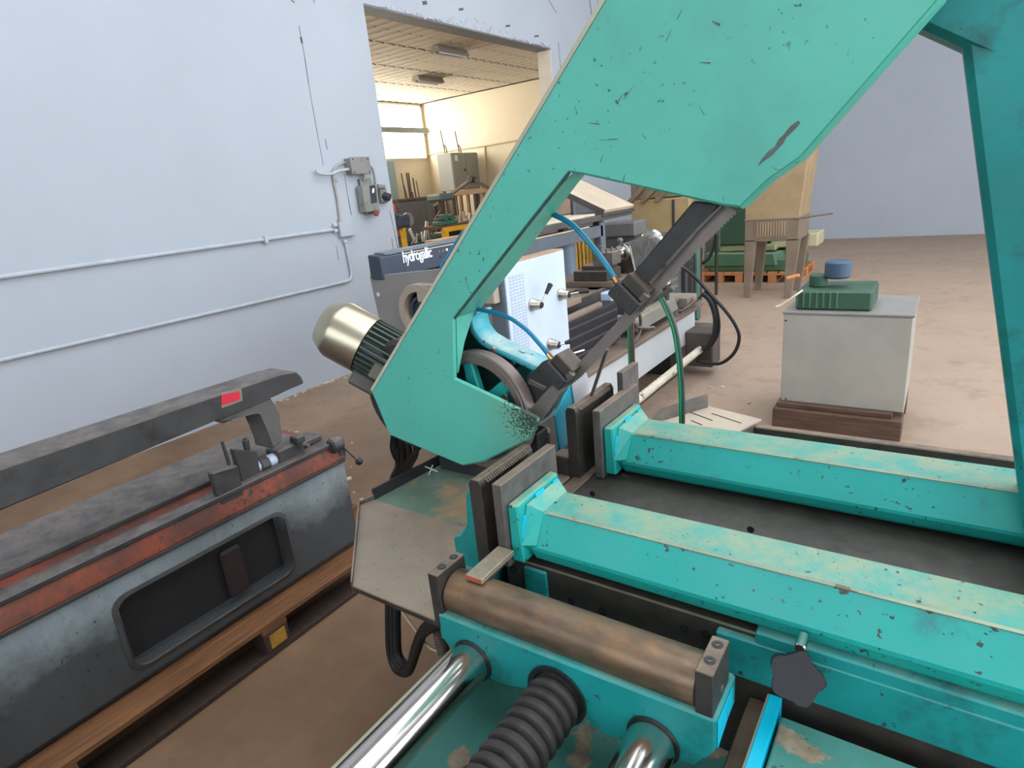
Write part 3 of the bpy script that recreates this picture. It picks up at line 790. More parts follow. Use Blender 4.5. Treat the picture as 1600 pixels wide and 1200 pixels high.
def strap(name, pts, w, mat, edge):
    P = [V(q) for q in pts]; b = MB(); e = MB()
    for i in range(len(P) - 1):
        d = (P[i + 1] - P[i]).normalized(); s_ = V((w, 0, 0))
        b.slab([P[i], P[i + 1], P[i + 1] + s_, P[i] + s_], (0, 0.004, 0)); e.slab([P[i] - s_ * .35, P[i + 1] - s_ * .35, P[i + 1], P[i]], (0, 0.004, 0))
    o = b.build(name, mat, SAW); e.build('green_edge', edge, o); return o
m_gstrap = plain('green_strap_edge', (20, 150, 92), 0.5, 0.1); m_bstrap = plain('brown_strap', (92, 80, 68), 0.7, 0.15)
strap('strap', [fy(982, 495, 1.5), fy(983, 530, 1.5), fy(985, 590, 1.5), fy(987, 650, 1.5)], 0.014, m_bstrap, m_gstrap)
gh = hose('green_hose', [fy(1030, 452, 1.55), fy(1034, 466, 1.55), fy(1046, 490, 1.55), fy(1056, 520, 1.55), fy(1063, 570, 1.55), fy(1066, 625, 1.55), fy(1066, 690, 1.55)], 0.0075, plain('dark_green_hose', (40, 62, 52), 0.4, 0.2))
hose('green_stripe', [fy(1028, 452, 1.545), fy(1032, 467, 1.545), fy(1043, 491, 1.545), fy(1053, 521, 1.545), fy(1060, 571, 1.545), fy(1063, 625, 1.545), fy(1063, 690, 1.545)], 0.0045, m_ghose, None, gh)
MB().bar(fy(1020, 470, 1.5), fy(1052, 450, 1.5), 0.012, 0.012, (0, 0, 1), 0.002).build('hose_holder', m_steel, SAW)
e = fy(1034, 440, 1.5); MB().box(e - V((.012, .01, .008)), e + V((.02, .01, .01)), .003).build('hose_clamp', m_cream, SAW)
MB().bar(fy(949, 545, 1.3), fy(923, 622, 1.3), 0.007, 0.007).build('stop_rod', m_steel, SAW)

# motor ---------------------------------------------------------------------------------------
YM = 1.20
pc1 = fy(574, 540, YM); dm = (RT * 0.876 - UP * 0.482).normalized(); MR = 0.090
pc0 = pc1 - dm * 0.148; pc2 = pc1 + dm * 0.15
L1 = (pc1 - pc0).length
mot = MB().lathe([(0, 0), (MR * 0.66, 0.0), (MR * 0.74, 0.004), (MR * 0.96, 0.040), (MR, 0.052), (MR, L1 + 0.0), (MR - 0.004, L1), (MR - 0.004, L1 - 0.004), (0, L1 - 0.004)], pc0, dm, 48).build('motor', m_cap, SAW, angle=40)
L2 = (pc2 - pc0).length
MB().cyl(pc0 + dm * (L1 - 0.003), pc2, MR * 0.80, seg=32).build('motor_body', m_fin, mot)
xr = dm.orthogonal().normalized(); yr = dm.cross(xr)
for k in range(30):
    an = 2 * math.pi * k / 30; d = xr * math.cos(an) + yr * math.sin(an); s_ = d.cross(dm)
    c0 = pc0 + dm * ((L1 + L2) / 2) + d * (MR * 0.88)
    MB().obox(c0, d * MR * 0.10, s_ * 0.0028, dm * (L2 - L1) * 0.48).build('cooling_fin', m_fin, mot)
dn_ = (UP * -0.876 - RT * 0.482).normalized(); dv_ = dm.cross(dn_)
c0 = pc1 + dm * 0.055 + dn_ * 0.098; MB().obox(c0, dm * 0.045, dv_ * 0.05, dn_ * 0.022, 0.006).build('terminal_box', paint('terminal_box_grey', (84, 80, 72), 0.6, 0.15), mot)
c0 = pc1 + dm * 0.085 + dn_ * 0.048 - FW * 0.075; MB().obox(c0, dm * 0.024, FW * 0.008, dn_ * 0.024, 0.003).build('name_plate', paint('grimy_plate', (96, 92, 80), 0.6, 0.15), mot)

# vise bed --------------------------------------------------------------------------------------
bed = MB().box((-0.672, 0.84, 0.60), (0.30, 1.035, 0.85), 0.003).build('vise_bed', m_bedst, SAW)
MB().box((-0.672, 1.11, 0.60), (0.30, 1.50, 0.85), 0.003).build('vise_bed', m_bedst, SAW)
MB().box((-0.245, 0.826, 0.765), (0.30, 0.842, 0.842), 0.003).build('bed_end_casting', m_turqd, SAW)
MB().box((-0.625, 0.834, 0.70), (-0.572, 0.842, 0.842), 0.003).build('painted_plate', m_turqd, bed)
MB().box((-0.185, 0.828, 0.838), (0.30, 0.95, 0.862), 0.003).build('gib_end', m_turqd, bed)
for yy in (0.84, 1.11):
    MB().box((-0.67, yy - 0.0008, 0.8475), (0.29, yy + 0.002, 0.8508)).build('edge_highlight', m_barst, bed)  # light strip painting a highlight along the bed edge
m_hole = plain('bolt_hole', (22, 22, 22), 0.8, 0.1)
for q in [(803, 889), (788, 911), (808, 918), (893, 938), (942, 954), (1070, 982), (1103, 991), (1070, 1015), (770, 905)]:
    e = fy(*q, 0.84); MB().lathe([(0.0075, 0), (0.0075, -0.002), (0.0045, -0.002), (0.0045, 0.0005), (0, 0.0005)], e, (0, 1, 0), 12).build('bolt', m_hole, bed)
for q in [(926, 771), (975, 745), (1173, 827)]:
    e = fy(*q, 1.11); MB().lathe([(0.007, 0), (0.007, -0.002), (0.004, -0.002), (0, -0.001)], e, (0, 1, 0), 12).build('bolt', m_hole, bed)
MB().box((-0.62, 1.095, 0.72), (0.28, 1.112, 0.775), 0.003).build('slide_rail', m_darks, SAW)
MB().box((-0.655, 0.70, 0.888), (-0.618, 0.802, 0.899), 0.001).build('support_bar', m_barst, SAW)
MB().box((-0.70, 0.78, 0.838), (-0.66, 1.02, 0.851), 0.0015).build('support_bar', m_steel, SAW)
MB().box((-0.654, 0.6985, 0.889), (-0.619, 0.7002, 0.898)).build('rusty_bar_end', plain('rust_red_bar_end', (168, 84, 54), 0.7, 0.15, 30), SAW)
MB().box((-0.712, 1.112, 0.836), (-0.672, 1.50, 0.851), 0.0015).build('support_bar', m_steel, SAW)
MB().box((-0.79, 1.12, 0.80), (-0.722, 1.22, 0.85), 0.004).build('support_block', m_sheet, SAW)

# fixed jaws ---------------------------------------------------------------------------------------
def fixed_jaw(y0, y1, zt, x0, x1):
    h = zt
    pr = [(x0, 0.835), (x1, 0.835), (x1, h - 0.012), (x1 - 0.006, h), (x0 + 0.006, h), (x0, h - 0.010)]
    j = MB().prism(pr, 'Y', y0, y1 - 0.012, 0.001).build('fixed_jaw', m_darks, SAW)
    b = MB(); n = 20; L = (y1 - 0.03 - y0 - 0.02) / n
    for k in range(n):
        ya = y0 + 0.02 + k * L
        b.hexa([(x1 - 0.013, ya, h - 0.002), (x1 + 0.001, ya, h - 0.014), (x1 + 0.001, ya + L * .72, h - 0.014), (x1 - 0.013, ya + L * .72, h - 0.002),
                (x1 - 0.011, ya, h + 0.002), (x1 + 0.003, ya, h - 0.010), (x1 + 0.003, ya + L * .72, h - 0.010), (x1 - 0.011, ya + L * .72, h + 0.002)])
    o = b.build('serration', m_darks, j); o['kind'] = 'stuff'
    return j
fixed_jaw(0.815, 1.015, 1.022, -0.722, -0.692)
j2 = fixed_jaw(1.20, 1.42, 1.035, -0.722, -0.692)
e = V((-0.692, 0.838, 0.925)); MB().cyl(e, e + V((0.002, 0, 0)), 0.005, seg=10).build('bolt', m_hole, SAW)
# casting behind the fixed jaw
bk = MB().prism([(-0.722, 0.78), (-0.722, 0.975), (-0.728, 0.985), (-0.742, 0.985), (-0.75, 0.97), (-0.752, 0.90), (-0.775, 0.868), (-0.80, 0.862), (-0.80, 0.83), (-0.79, 0.78)], 'Y', 0.832, 0.90, 0.003).build('jaw_bracket', m_turqd, SAW)
MB().prism([(-0.722, 0.74), (-0.722, 0.97), (-0.74, 0.97), (-0.765, 0.90), (-0.80, 0.86), (-0.80, 0.74)], 'Y', 0.93, 0.955, 0.003).build('jaw_rib', m_turqd, SAW)
MB().box((-0.80, 0.75, 0.66), (-0.70, 1.02, 0.80), 0.005).build('jaw_foot', m_turqd, SAW)
MB().box((-0.77, 1.20, 0.78), (-0.722, 1.25, 0.90), 0.003).build('jaw_bracket', m_darks, SAW)

# moving jaws and their arms --------------------------------------------------------------------------
def vise_arm(yo, x0, x1, ws=1.0, top=0.957):
    pr = [(yo - 0.045 * ws, top), (yo + 0.045 * ws, top), (yo + 0.075 * ws, top - 0.064), (yo + 0.072 * ws, top - 0.086), (yo + 0.055 * ws, top - 0.101), (yo - 0.055 * ws, top - 0.101), (yo - 0.068 * ws, top - 0.092), (yo - 0.080 * ws, top - 0.064)]
    return MB().prism(pr, 'X', x0, x1, 0.004)
def moving_jaw(y0, y1, yo, ws):
    jp = MB().box((-0.657, y0, 0.853), (-0.636, y1, 1.03), 0.0015).build('moving_jaw', m_steel, SAW)
    ya, yb = y0 + 0.012, y1 - 0.03
    b = MB()
    b.hexa([(-0.636, ya, 0.862), (-0.606, ya, 0.862), (-0.606, yb, 0.862), (-0.636, yb, 0.862), (-0.636, ya, 0.985), (-0.614, ya + 0.004, 0.985), (-0.614, yb - 0.004, 0.985), (-0.636, yb, 0.985)], 0.004)
    boss = b.build('jaw_boss', m_turq, SAW)
    # fillet ring where the arm runs into the boss
    b = MB(); t = 0.957
    outer_ = [(yo - 0.062 * ws, t + 0.018), (yo + 0.058 * ws, t + 0.018), (yo + 0.085 * ws, t - 0.055), (yo + 0.06 * ws, t - 0.092), (yo - 0.06 * ws, t - 0.092), (yo - 0.092 * ws, t - 0.055)]
    inner_ = [(yo - 0.045 * ws, t), (yo + 0.045 * ws, t), (yo + 0.076 * ws, t - 0.055), (yo + 0.055 * ws, t - 0.091), (yo - 0.055 * ws, t - 0.091), (yo - 0.079 * ws, t - 0.055)]
    va = [b.bm.verts.new((-0.611, *q)) for q in outer_]; vb_ = [b.bm.verts.new((-0.585, *q)) for q in inner_]
    b.bm.faces.new(va); b.bm.faces.new(vb_[::-1])
    for i in range(6): b.bm.faces.new([va[i], va[(i + 1) % 6], vb_[(i + 1) % 6], vb_[i]])
    b.build('fillet', m_turq, boss)
    for pa, pb in (((-0.6105, yo - 0.072 * ws, 0.957), (-0.6105, yo - 0.084 * ws, 0.915)), ((-0.611, yo - 0.03 * ws, 0.977), (-0.6105, yo + 0.0 * ws, 0.977)), ((-0.6105, yo + 0.035 * ws, 0.974), (-0.6105, yo + 0.055 * ws, 0.972))):
        MB().bar(pa, pb, 0.010, 0.004, (1, 0, 0), 0.001).build('paint_touch', m_bright, boss)
    e = V((-0.606, y0 + 0.03, 0.905)); MB().cyl(e, e + V((0.004, 0, 0)), 0.005, seg=10).build('bolt', m_hole, boss)
    a = vise_arm(yo, -0.60, 0.26, ws).build('vise_arm', m_turq, SAW, angle=14)
    MB().bar((-0.575, yo - 0.0455 * ws, 0.9565), (0.25, yo - 0.0455 * ws, 0.9565), 0.005, 0.002, (0, -0.5, 1)).build('worn_fold', m_fold, a)
    MB().box((-0.56, yo - 0.05 * ws, 0.853), (0.2, yo + 0.05 * ws, 0.866)).build('slide_key', m_bedst, a)
    return jp
moving_jaw(0.805, 1.008, 0.91, 1.0)
moving_jaw(1.215, 1.44, 1.333, 1.15)
MB().box((-0.665, 1.375, 0.853), (-0.648, 1.475, 1.078), 0.0015).build('backing_plate', m_steel, SAW)
for yo in (0.91, 1.333):                                            # cylinder heads at the far end of the arms
    MB().box((0.19, yo - 0.085, 0.84), (0.30, yo + 0.085, 0.985), 0.01).build('cylinder_head', m_turq, SAW)

# feed carriage -----------------------------------------------------------------------------------------
cp = [(-0.706, 0.82), (-0.196, 0.83), (-0.196, 0.775), (-0.225, 0.728), (-0.372, 0.715), (-0.398, 0.712), (-0.41, 0.74)]
arch = [(-0.455 + 0.055 * math.cos(a_), 0.755 + 0.052 * math.sin(a_)) for a_ in [math.radians(x) for x in (0, 30, 60, 90, 120, 150, 180)]]
cp = [(-0.706, 0.82), (-0.196, 0.83), (-0.196, 0.775), (-0.225, 0.728), (-0.372, 0.715), (-0.40, 0.712)] + arch + [(-0.513, 0.733), (-0.56, 0.722), (-0.64, 0.712), (-0.672, 0.728), (-0.706, 0.768)]
carr = MB().prism(cp, 'Y', 0.665, 0.765, 0.004).build('feed_carriage', m_turqd, SAW)
for x0 in (-0.633, -0.289):
    e = V((x0, 0.655, 0.745)); MB().lathe([(0.0377, 0.006), (0.041, 0.006), (0.042, 0.008), (0.042, 0.014), (0.0377, 0.014), (0.0377, 0.006)], e, (0, 1, 0), 32).build('wiper_ring', m_rub, carr)
for x0, x1 in ((-0.719, -0.695), (-0.226, -0.201)):
    bk_ = MB().box((x0, 0.668, 0.79), (x1, 0.747, 0.901), 0.0012).build('roller_block', m_darks, carr)
    for yy in (0.695, 0.73):
        e = V(((x0 + x1) / 2, yy, 0.901)); MB().lathe([(0.0085, 0), (0.0085, 0.0006), (0.0055, 0.0006), (0.0055, 0.0012), (0.003, 0.0012), (0.003, -0.0004), (0, -0.0004)], e, (0, 0, 1), 16).build('cap_screw', m_black, bk_)
e = V((-0.201, 0.71, 0.845)); MB().cyl(e, e + V((0.0012, 0, 0)), 0.006, seg=12).build('set_screw', m_steel, carr)
MB().cyl((-0.694, 0.711, 0.8465), (-0.227, 0.711, 0.8465), 0.040, seg=40, bev=0.003).build('roller', m_roll, SAW)
MB().cyl((-0.70, 0.711, 0.852), (-0.22, 0.711, 0.852), 0.014, seg=16).build('roller_shaft', m_steel, SAW)
MB().slab([(-0.1955, 0.672, 0.822), (-0.1955, 0.745, 0.822), (-0.1955, 0.745, 0.79), (-0.1955, 0.672, 0.775)], (0.001, 0, 0)).build('painted_end', m_bright, carr)
for x0 in (-0.633, -0.289):
    MB().cyl((x0, -0.30, 0.745), (x0, 0.80, 0.745), 0.0375, seg=48).build('guide_rod', m_chrome, SAW)
prof = []
yy = 0.0; nb = 42; BL = 0.95
for k in range(nb):
    h0 = BL * k / nb; st = BL / nb
    prof += [(0.036, h0), (0.0375 + 0.0075, h0 + st * 0.22), (0.0475, h0 + st * 0.45), (0.0455, h0 + st * 0.75), (0.038, h0 + st * 0.97)]
prof = [(0.0, 0)] + prof + [(0.036, BL), (0, BL)]
MB().lathe(prof, (-0.455, -0.20, 0.748), (0, 1, 0), 32).build('screw_bellows', m_bell, SAW)
MB().lathe([(0.046, 0), (0.055, 0), (0.055, -0.004), (0.046, -0.004), (0.046, 0)], (-0.455, 0.664, 0.752), (0, 1, 0), 32).build('bellows_ring', m_rub, carr)

# trough under the rods
MB().box((-0.742, -0.35, 0.565), (-0.18, 0.84, 0.585)).build('trough_floor', m_floorteal, SAW)
MB().box((-0.752, -0.35, 0.50), (-0.742, 0.80, 0.662), 0.001).build('trough_wall', m_turqd, SAW)
MB().box((-0.756, -0.35, 0.660), (-0.738, 0.80, 0.668), 0.002).build('trough_rim', m_lip, SAW)
ZR = 0.757
ra_, rb_ = ax(1207, 1078, 'Z', ZR), ax(1160, 1200, 'Z', ZR); rc_, rd_ = ax(1222, 1084, 'Z', ZR), ax(1191, 1200, 'Z', ZR)
xa_, xb_ = (ra_.x + rb_.x) / 2, (rc_.x + rd_.x) / 2
MB().box((xa_, -0.35, 0.565), (xb_, 0.825, ZR), 0.0012).build('side_rail', m_bright, SAW)
MB().box((xa_ - 0.003, -0.35, 0.565), (xa_, 0.825, ZR - 0.002)).build('rail_liner', m_fold, SAW)
MB().box((xb_ + 0.004, -0.35, 0.62), (0.36, 0.80, ZR - 0.010), 0.003).build('side_table', m_floorteal, SAW)
MB().box((-0.192, 0.10, 0.60), (xa_ - 0.003, 0.838, 0.725), 0.002).build('dirty_ledge', paint('dirty_ledge', (84, 68, 52), 0.7, 0.25, grime=0.6, grime_rgb=(34, 31, 28), dust=0.4, dust_rgb=(118, 98, 74)), SAW)
cab = MB().box((-0.66, -0.30, 0.0), (0.30, 1.46, 0.58), 0.01).build('base_cabinet', m_turqd, SAW)
# star knob on the right
kc = fy(1244, 1058, 0.775)
kn = []
for i in range(60):
    an = 2 * math.pi * i / 60; r = 0.034 + 0.0045 * math.cos(5 * an + 0.6); kn.append((r * math.cos(an), r * math.sin(an)))
kd = V((0.15, -0.80, 0.55)).normalized(); kx = kd.orthogonal().normalized(); ky = kd.cross(kx)
MB().slab([kc + kx * q[0] + ky * q[1] - kd * 0.020 for q in kn], kd * 0.034, 0.004).build('star_knob', plain('black_bakelite', (18, 19, 20), 0.5, 0.1), SAW)
MB().cyl(kc - V((0, -0.08, 0.03)), kc, 0.008).build('knob_screw', m_steel, SAW)
e = kc + V((0.0, 0.018, 0.036)); MB().cyl(e, e + V((0, 0.03, 0.0)), 0.008, bev=0.002).build('hose_elbow', m_chrome, SAW)

# sheet-metal chip trays on the left
ZT = 0.74
def zt(px, py, z=ZT): return ax(px, py, 'Z', z)
pts = [zt(550, 915), (-0.71, 0.720, ZT), (-0.71, 1.02, ZT), (-0.95, 1.03, ZT), zt(585, 781), zt(562, 789)]
tr = MB().slab([V(p) for p in pts], (0, 0, -0.006)).build('chip_tray', m_sheet, SAW)
P = [zt(550, 915), zt(562, 789), zt(585, 780)]
b = MB()
for a, c in zip(P, P[1:]):
    s_ = (c - a).cross(V((0, 0, 1))).normalized() * 0.002
    b.hexa([a - s_ - V((0, 0, .02)), a + s_ - V((0, 0, .02)), c + s_ - V((0, 0, .02)), c - s_ - V((0, 0, .02)), a - s_ + V((0, 0, .010)), a + s_ + V((0, 0, .010)), c + s_ + V((0, 0, .014)), c - s_ + V((0, 0, .014))])
b.build('tray_lip', m_steel, tr)
a = zt(550, 916); MB().box((a.x, 0.716, ZT - 0.010), (-0.71, 0.720, ZT + 0.001)).build('tray_lip', m_darks, tr)
tr2 = MB().slab([V(p) for p in [(-1.285, 1.035, ZT - .004), (-0.72, 1.00, ZT - .004), (-0.72, 1.45, ZT - .004), (-1.245, 1.45, ZT - .004)]], (0, 0, -0.006)).build('chip_tray', m_sheet2, SAW)
wallp = MB().hexa([(-1.290, 1.04, ZT - .03), (-1.282, 1.04, ZT - .03), (-1.242, 1.45, ZT - .03), (-1.25, 1.45, ZT - .03), (-1.294, 1.04, ZT + .028), (-1.290, 1.04, ZT + .028), (-1.25, 1.45, ZT + .028), (-1.254, 1.45, ZT + .028)]).build('tray_wall', m_black, tr2)
b = MB()
for (x0, y0, x1, y1) in [(662, 728, 684, 737), (676, 727, 670, 742)]:
    a, c = zt(x0, y0, ZT + .015), zt(x1, y1, ZT + .015); b.bar(a, c, 0.003, 0.002)
b.build('chalk_mark', m_ltext, tr2)
MB().box((-1.25, 1.28, 0.30), (-0.98, 1.60, 0.86), 0.01).build('hydraulic_unit', m_black, SAW)
# cables below the gearbox and under the tray
for k, (dx, dy) in enumerate([(-2, 0), (8, 2), (18, 6), (28, 3)]):
    hose('cable', [fy(618 + dx, 682 + dy, 1.2), fy(622 + dx, 705 + dy, 1.22), fy(624 + dx * .6, 728, 1.25), fy(614 + dx * .6, 752, 1.28), fy(612 + dx * .5, 790, 1.30)], 0.012 - 0.001 * k, m_rub)
hose('cable', [fy(612, 684, 1.17), fy(611, 700, 1.18), fy(616, 715, 1.19), fy(622, 720, 1.2), fy(622, 700, 1.2)], 0.004, m_rub)
hose('cable', [fy(655, 700, 1.2), fy(640, 716, 1.22), fy(630, 730, 1.25)], 0.006, m_rub)
for k in range(3):
    o_ = k * 6
    hose('cable', [fy(608 + o_, 935, 0.84), fy(608 + o_, 975, 0.83), fy(610 + o_, 1020, 0.82), fy(620 + o_, 1046 - k * 4, 0.81), fy(638 + o_ * .3, 1050 - o_, 0.80), fy(650, 1020 - o_, 0.79), fy(662 + o_ * .3, 990 - o_, 0.78), fy(690, 975, 0.78)], 0.0105, m_rub)
hose('wire', [fy(628, 955, 0.80), fy(640, 972, 0.80), fy(655, 992, 0.80), fy(672, 1012, 0.80), fy(686, 1018, 0.80)], 0.0028, m_cream)
b = MB()
prof = []
for k in range(9): prof += [(0.012, k * 0.006), (0.015, k * 0.006 + 0.003)]
e = fy(694, 1022, 0.78); MB().lathe([(0, 0)] + prof + [(0, 0.056)], e, (-0.2, 0.1, 1), 14).build('spring', m_darks, SAW)
# blade guard and paper-white sheet behind the lower guide, blocks by the second jaw
MB().box((-0.83, 1.135, 0.72), (-0.765, 1.185, 0.985), 0.004).build('black_gap_box', m_rub, SAW)  # black box filling the dark gap beside the lobe tip
X7 = -0.80
MB().slab([ax(868, 650, 'X', X7), ax(893, 598, 'X', X7), ax(900, 672, 'X', X7), ax(876, 710, 'X', X7)], (-0.006, 0, 0), 0.001).build('blade_guard', m_bright, SAW)
MB().slab([ax(893, 594, 'X', X7 + .004), ax(903, 586, 'X', X7 + .004), ax(914, 577, 'X', X7 + .004), ax(919, 590, 'X', X7 + .004), ax(921, 632, 'X', X7 + .004), ax(903, 672, 'X', X7 + .004)], (-0.003, 0, 0)).build('white_shield', paint('white_sheet', (196, 196, 200), 0.5, 0.05), SAW)
MB().cyl((-0.83, 1.24, 0.72), (-0.83, 1.24, 0.93), 0.022, bev=0.003).build('guard_post', m_darks, SAW)
MB().cyl((-0.83, 1.24, 0.90), (-0.83, 1.24, 0.945), 0.03, bev=0.004).build('post_collar', m_steel, SAW)
MB().box((-0.79, 1.10, 0.60), (-0.74, 1.48, 0.80), 0.004).build('frame_beam', m_bedst, SAW)
# outfeed tray and its frame beyond the second vise
ZO = 0.78
P = [ax(*q, 'Z', ZO) for q in [(985, 668), (1105, 634), (1190, 655), (1150, 677), (1080, 720), (960, 720)]]
ot = MB().slab(P, (0, 0, -0.004)).build('outfeed_tray', paint('pale_sheet', (176, 160, 142), 0.5, 0.06, dust=0.3), SAW)
a, c = ax(1010, 664, 'Z', ZO), ax(1105, 636, 'Z', ZO); d = (c - a).normalized()
MB().hexa([a, a + V((0.003, -.003, 0)), c + V((.003, -.003, 0)), c, a + d * .06 + V((0, 0, .045)), a + d * .06 + V((.003, -.003, .045)), c + V((.003, -.003, .05)), c + V((0, 0, .05))]).build('tray_wall', m_steel, ot)
for q in [((1070, 641), (1113, 657)), ((1112, 646), (1158, 661)), ((1080, 657), (1097, 664))]:
    a, c = ax(*q[0], 'Z', ZO + .0005), ax(*q[1], 'Z', ZO + .0005); MB().bar(a, c, 0.004, 0.0012).build('slot', m_hole, ot)
a, c = ax(1180, 662, 'Z', ZO), ax(1150, 677, 'Z', ZO)
MB().slab([a, c, c - V((0, 0, .05)), a - V((0, 0, .05))], (0.004, 0.0, 0)).build('tray_lip', m_steel, ot)
q = ax(1182, 664, 'Z', 0.77)
fr = MB().box((q.x, q.y - 0.03, 0.70), (0.30, q.y, 0.775), 0.003).build('outfeed_frame', m_darks, SAW)
MB().box((q.x, q.y - 0.34, 0.70), (0.30, q.y - 0.31, 0.765), 0.003).build('frame_rail', m_darks, fr)
for x0 in (q.x + 0.02, 0.25): MB().box((x0, q.y - 0.28, 0), (x0 + 0.05, q.y - 0.02, 0.70), 0.003).build('frame_leg', m_darks, fr)
MB().box((q.x + 0.01, q.y - 0.31, 0.70), (0.29, q.y - 0.03, 0.715)).build('frame_shelf', m_sheet2, fr)
# swing column that carries the bow, right of the vises
MB().box((0.05, 1.16, 0.58), (0.28, 1.38, 0.80), 0.01).build('pivot_base', m_turqd, SAW)
MB().bar((0.24, 1.27, 0.82), (0.03, 1.24, 1.80), 0.12, 0.11, (0, 1, 0), 0.01).build('swing_arm', m_turqd, SAW)
MB().bar((0.06, 1.24, 1.70), tuple(bw(-1.45, 1.2, 1.2)), 0.10, 0.10, (0, 1, 0), 0.01).build('swing_arm_head', m_turqd, SAW)
MB().cyl((0.235, 1.15, 0.90), (0.235, 1.40, 0.90), 0.06, bev=0.006).build('pivot_pin', m_steel, SAW)

# ================================================================== power hacksaw on a pallet, left
HX = -1.98
HS = thing('power_hacksaw', 'old oil-stained grey power hacksaw standing on a wooden pallet', 'hacksaw', (-2.2, 0.8, 0.145))
b = MB()                                                           # cabinet with a rounded recess in its front
zb, zt_ = 0.175, 0.555
y0h, y1h = -0.25, 1.475
ra = 0.05
ry0, ry1, rz0, rz1 = 0.55, 1.155, 0.215, 0.47
# front sheet as a frame round the recess
outer_ = [(y0h, zb), (y1h, zb), (y1h, zt_), (y0h, zt_)]
rec = []
for cx_, cz_, a0_ in ((ry1 - ra, rz1 - ra, 0), (ry0 + ra, rz1 - ra, 90), (ry0 + ra, rz0 + ra, 180), (ry1 - ra, rz0 + ra, 270)):
    for k in range(5):
        an = math.radians(a0_ + k * 22.5); rec.append((cx_ + ra * math.cos(an), cz_ + ra * math.sin(an)))
def ring(b, xo, xi):
    vo = [b.bm.verts.new((xo, *q)) for q in rec]; vi = [b.bm.verts.new((xi, q[0], q[1])) for q in rec]
    for i in range(len(rec)): b.bm.faces.new([vo[i], vo[(i + 1) % len(rec)], vi[(i + 1) % len(rec)], vi[i]])
    b.bm.faces.new(vi)
    return vo
vo = ring(b, HX, HX - 0.04)
co = [b.bm.verts.new((HX, *q)) for q in [(y1h, zt_), (y0h, zt_), (y0h, zb), (y1h, zb)]]
for k in range(4):
    seg_ = vo[k * 5:k * 5 + 5]; nxt = vo[(k * 5 + 5) % 20]
    for i in range(4): b.bm.faces.new([co[k], seg_[i + 1], seg_[i]])
    b.bm.faces.new([co[k], co[(k + 1) % 4], nxt, seg_[4]])
cb_ = [b.bm.verts.new((HX - 0.48, *q)) for q in [(y1h, zt_), (y0h, zt_), (y0h, zb), (y1h, zb)]]
for k in range(4): b.bm.faces.new([co[k], cb_[k], cb_[(k + 1) % 4], co[(k + 1) % 4]])
b.bm.faces.new(cb_)
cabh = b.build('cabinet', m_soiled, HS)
bz = MB(); rec_s = rec; rec = [(q[0] + (0.012 if q[0] > 0.85 else -0.012), q[1] + (0.012 if q[1] > 0.34 else -0.012)) for q in rec_s]
va = [bz.bm.verts.new((HX + 0.004, *q)) for q in rec]; vb_ = [bz.bm.verts.new((HX + 0.008, *q)) for q in rec_s]; vc = [bz.bm.verts.new((HX + 0.0, *q)) for q in rec]; vd = [bz.bm.verts.new((HX + 0.0, *q)) for q in rec_s]
for i in range(20):
    j = (i + 1) % 20
    bz.bm.faces.new([va[i], va[j], vb_[j], vb_[i]]); bz.bm.faces.new([vc[i], vc[j], va[j], va[i]]); bz.bm.faces.new([vb_[i], vb_[j], vd[j], vd[i]])
bz.build('recess_rim', m_olddark, cabh)
MB().box((HX - 0.0395, 0.57, 0.235), (HX - 0.037, 1.135, 0.45)).build('recess_shade_sheet', plain('recess_shade_dark', (26, 24, 24), 0.8, 0.2), cabh)  # dark sheet that paints the shade of a deeper recess
MB().box((HX - 0.037, 0.90, 0.24), (HX - 0.012, 0.98, 0.43), 0.01).build('pump', plain('dull_red_pump', (40, 27, 26), 0.6, 0.2), cabh)
MB().box((HX - 0.49, y0h, 0.145), (HX - 0.02, y1h - 0.02, 0.178), 0.004).build('plinth', m_olddark, HS)
# machine bed: orange flanks under dark ways
MB().prism([(HX + 0.005, 0.548), (HX + 0.015, 0.56), (HX - 0.002, 0.61), (HX - 0.002, 0.622), (HX - 0.47, 0.622), (HX - 0.47, 0.548)], 'Y', y0h, y1h + 0.005, 0.003).build('bed_flank', m_orange, HS)
MB().box((HX - 0.06, y0h, 0.622), (HX + 0.004, y1h, 0.640), 0.003).build('slide_way', m_olddark, HS)
MB().box((HX - 0.47, y0h, 0.622), (HX - 0.16, y1h - 0.05, 0.640), 0.003).build('slide_way', m_olddark, HS)
MB().box((HX - 0.05, y1h - 0.02, 0.56), (HX + 0.012, y1h + 0.012, 0.645), 0.004).build('end_bracket', m_olddark, HS)
MB().box((HX - 0.012, y0h, 0.54), (HX + 0.012, y1h + 0.004, 0.556), 0.003).build('cabinet_edge', m_olddark, HS)
# bow: a long rounded top beam and a curved leg
bx0, bx1 = HX - 0.15, HX + 0.005
bp = [(0.2, 0.868), (0.2, 0.985)] + [(q.y, q.z) for q in (ax(350, 616, 'X', bx1), ax(440, 586, 'X', bx1), ax(462, 580, 'X', bx1), ax(472, 589, 'X', bx1), ax(476, 599, 'X', bx1), ax(432, 618, 'X', bx1), ax(350, 652, 'X', bx1))]
MB().prism(bp, 'X', bx0, bx1, 0.006).build('bow_beam', m_olddark, HS)
lw = [ax(*q, 'X', bx1) for q in [(350, 652), (426, 621), (441, 645), (446, 690), (428, 705), (423, 670), (412, 645), (405, 643), (350, 664)]]
MB().prism([(q.y, q.z) for q in lw], 'X', bx0 + 0.03, bx1 - 0.012, 0.008).build('bow_leg', paint('worn_light_grey', (96, 95, 90), 0.5, 0.15, grime=0.5, grime_rgb=(50, 48, 46)), HS)
MB().slab([ax(*q, 'X', bx1 + .0005) for q in [(346, 617), (374, 611), (375, 624), (346, 634)]], (0.001, 0, 0)).build('red_label', m_red, HS)
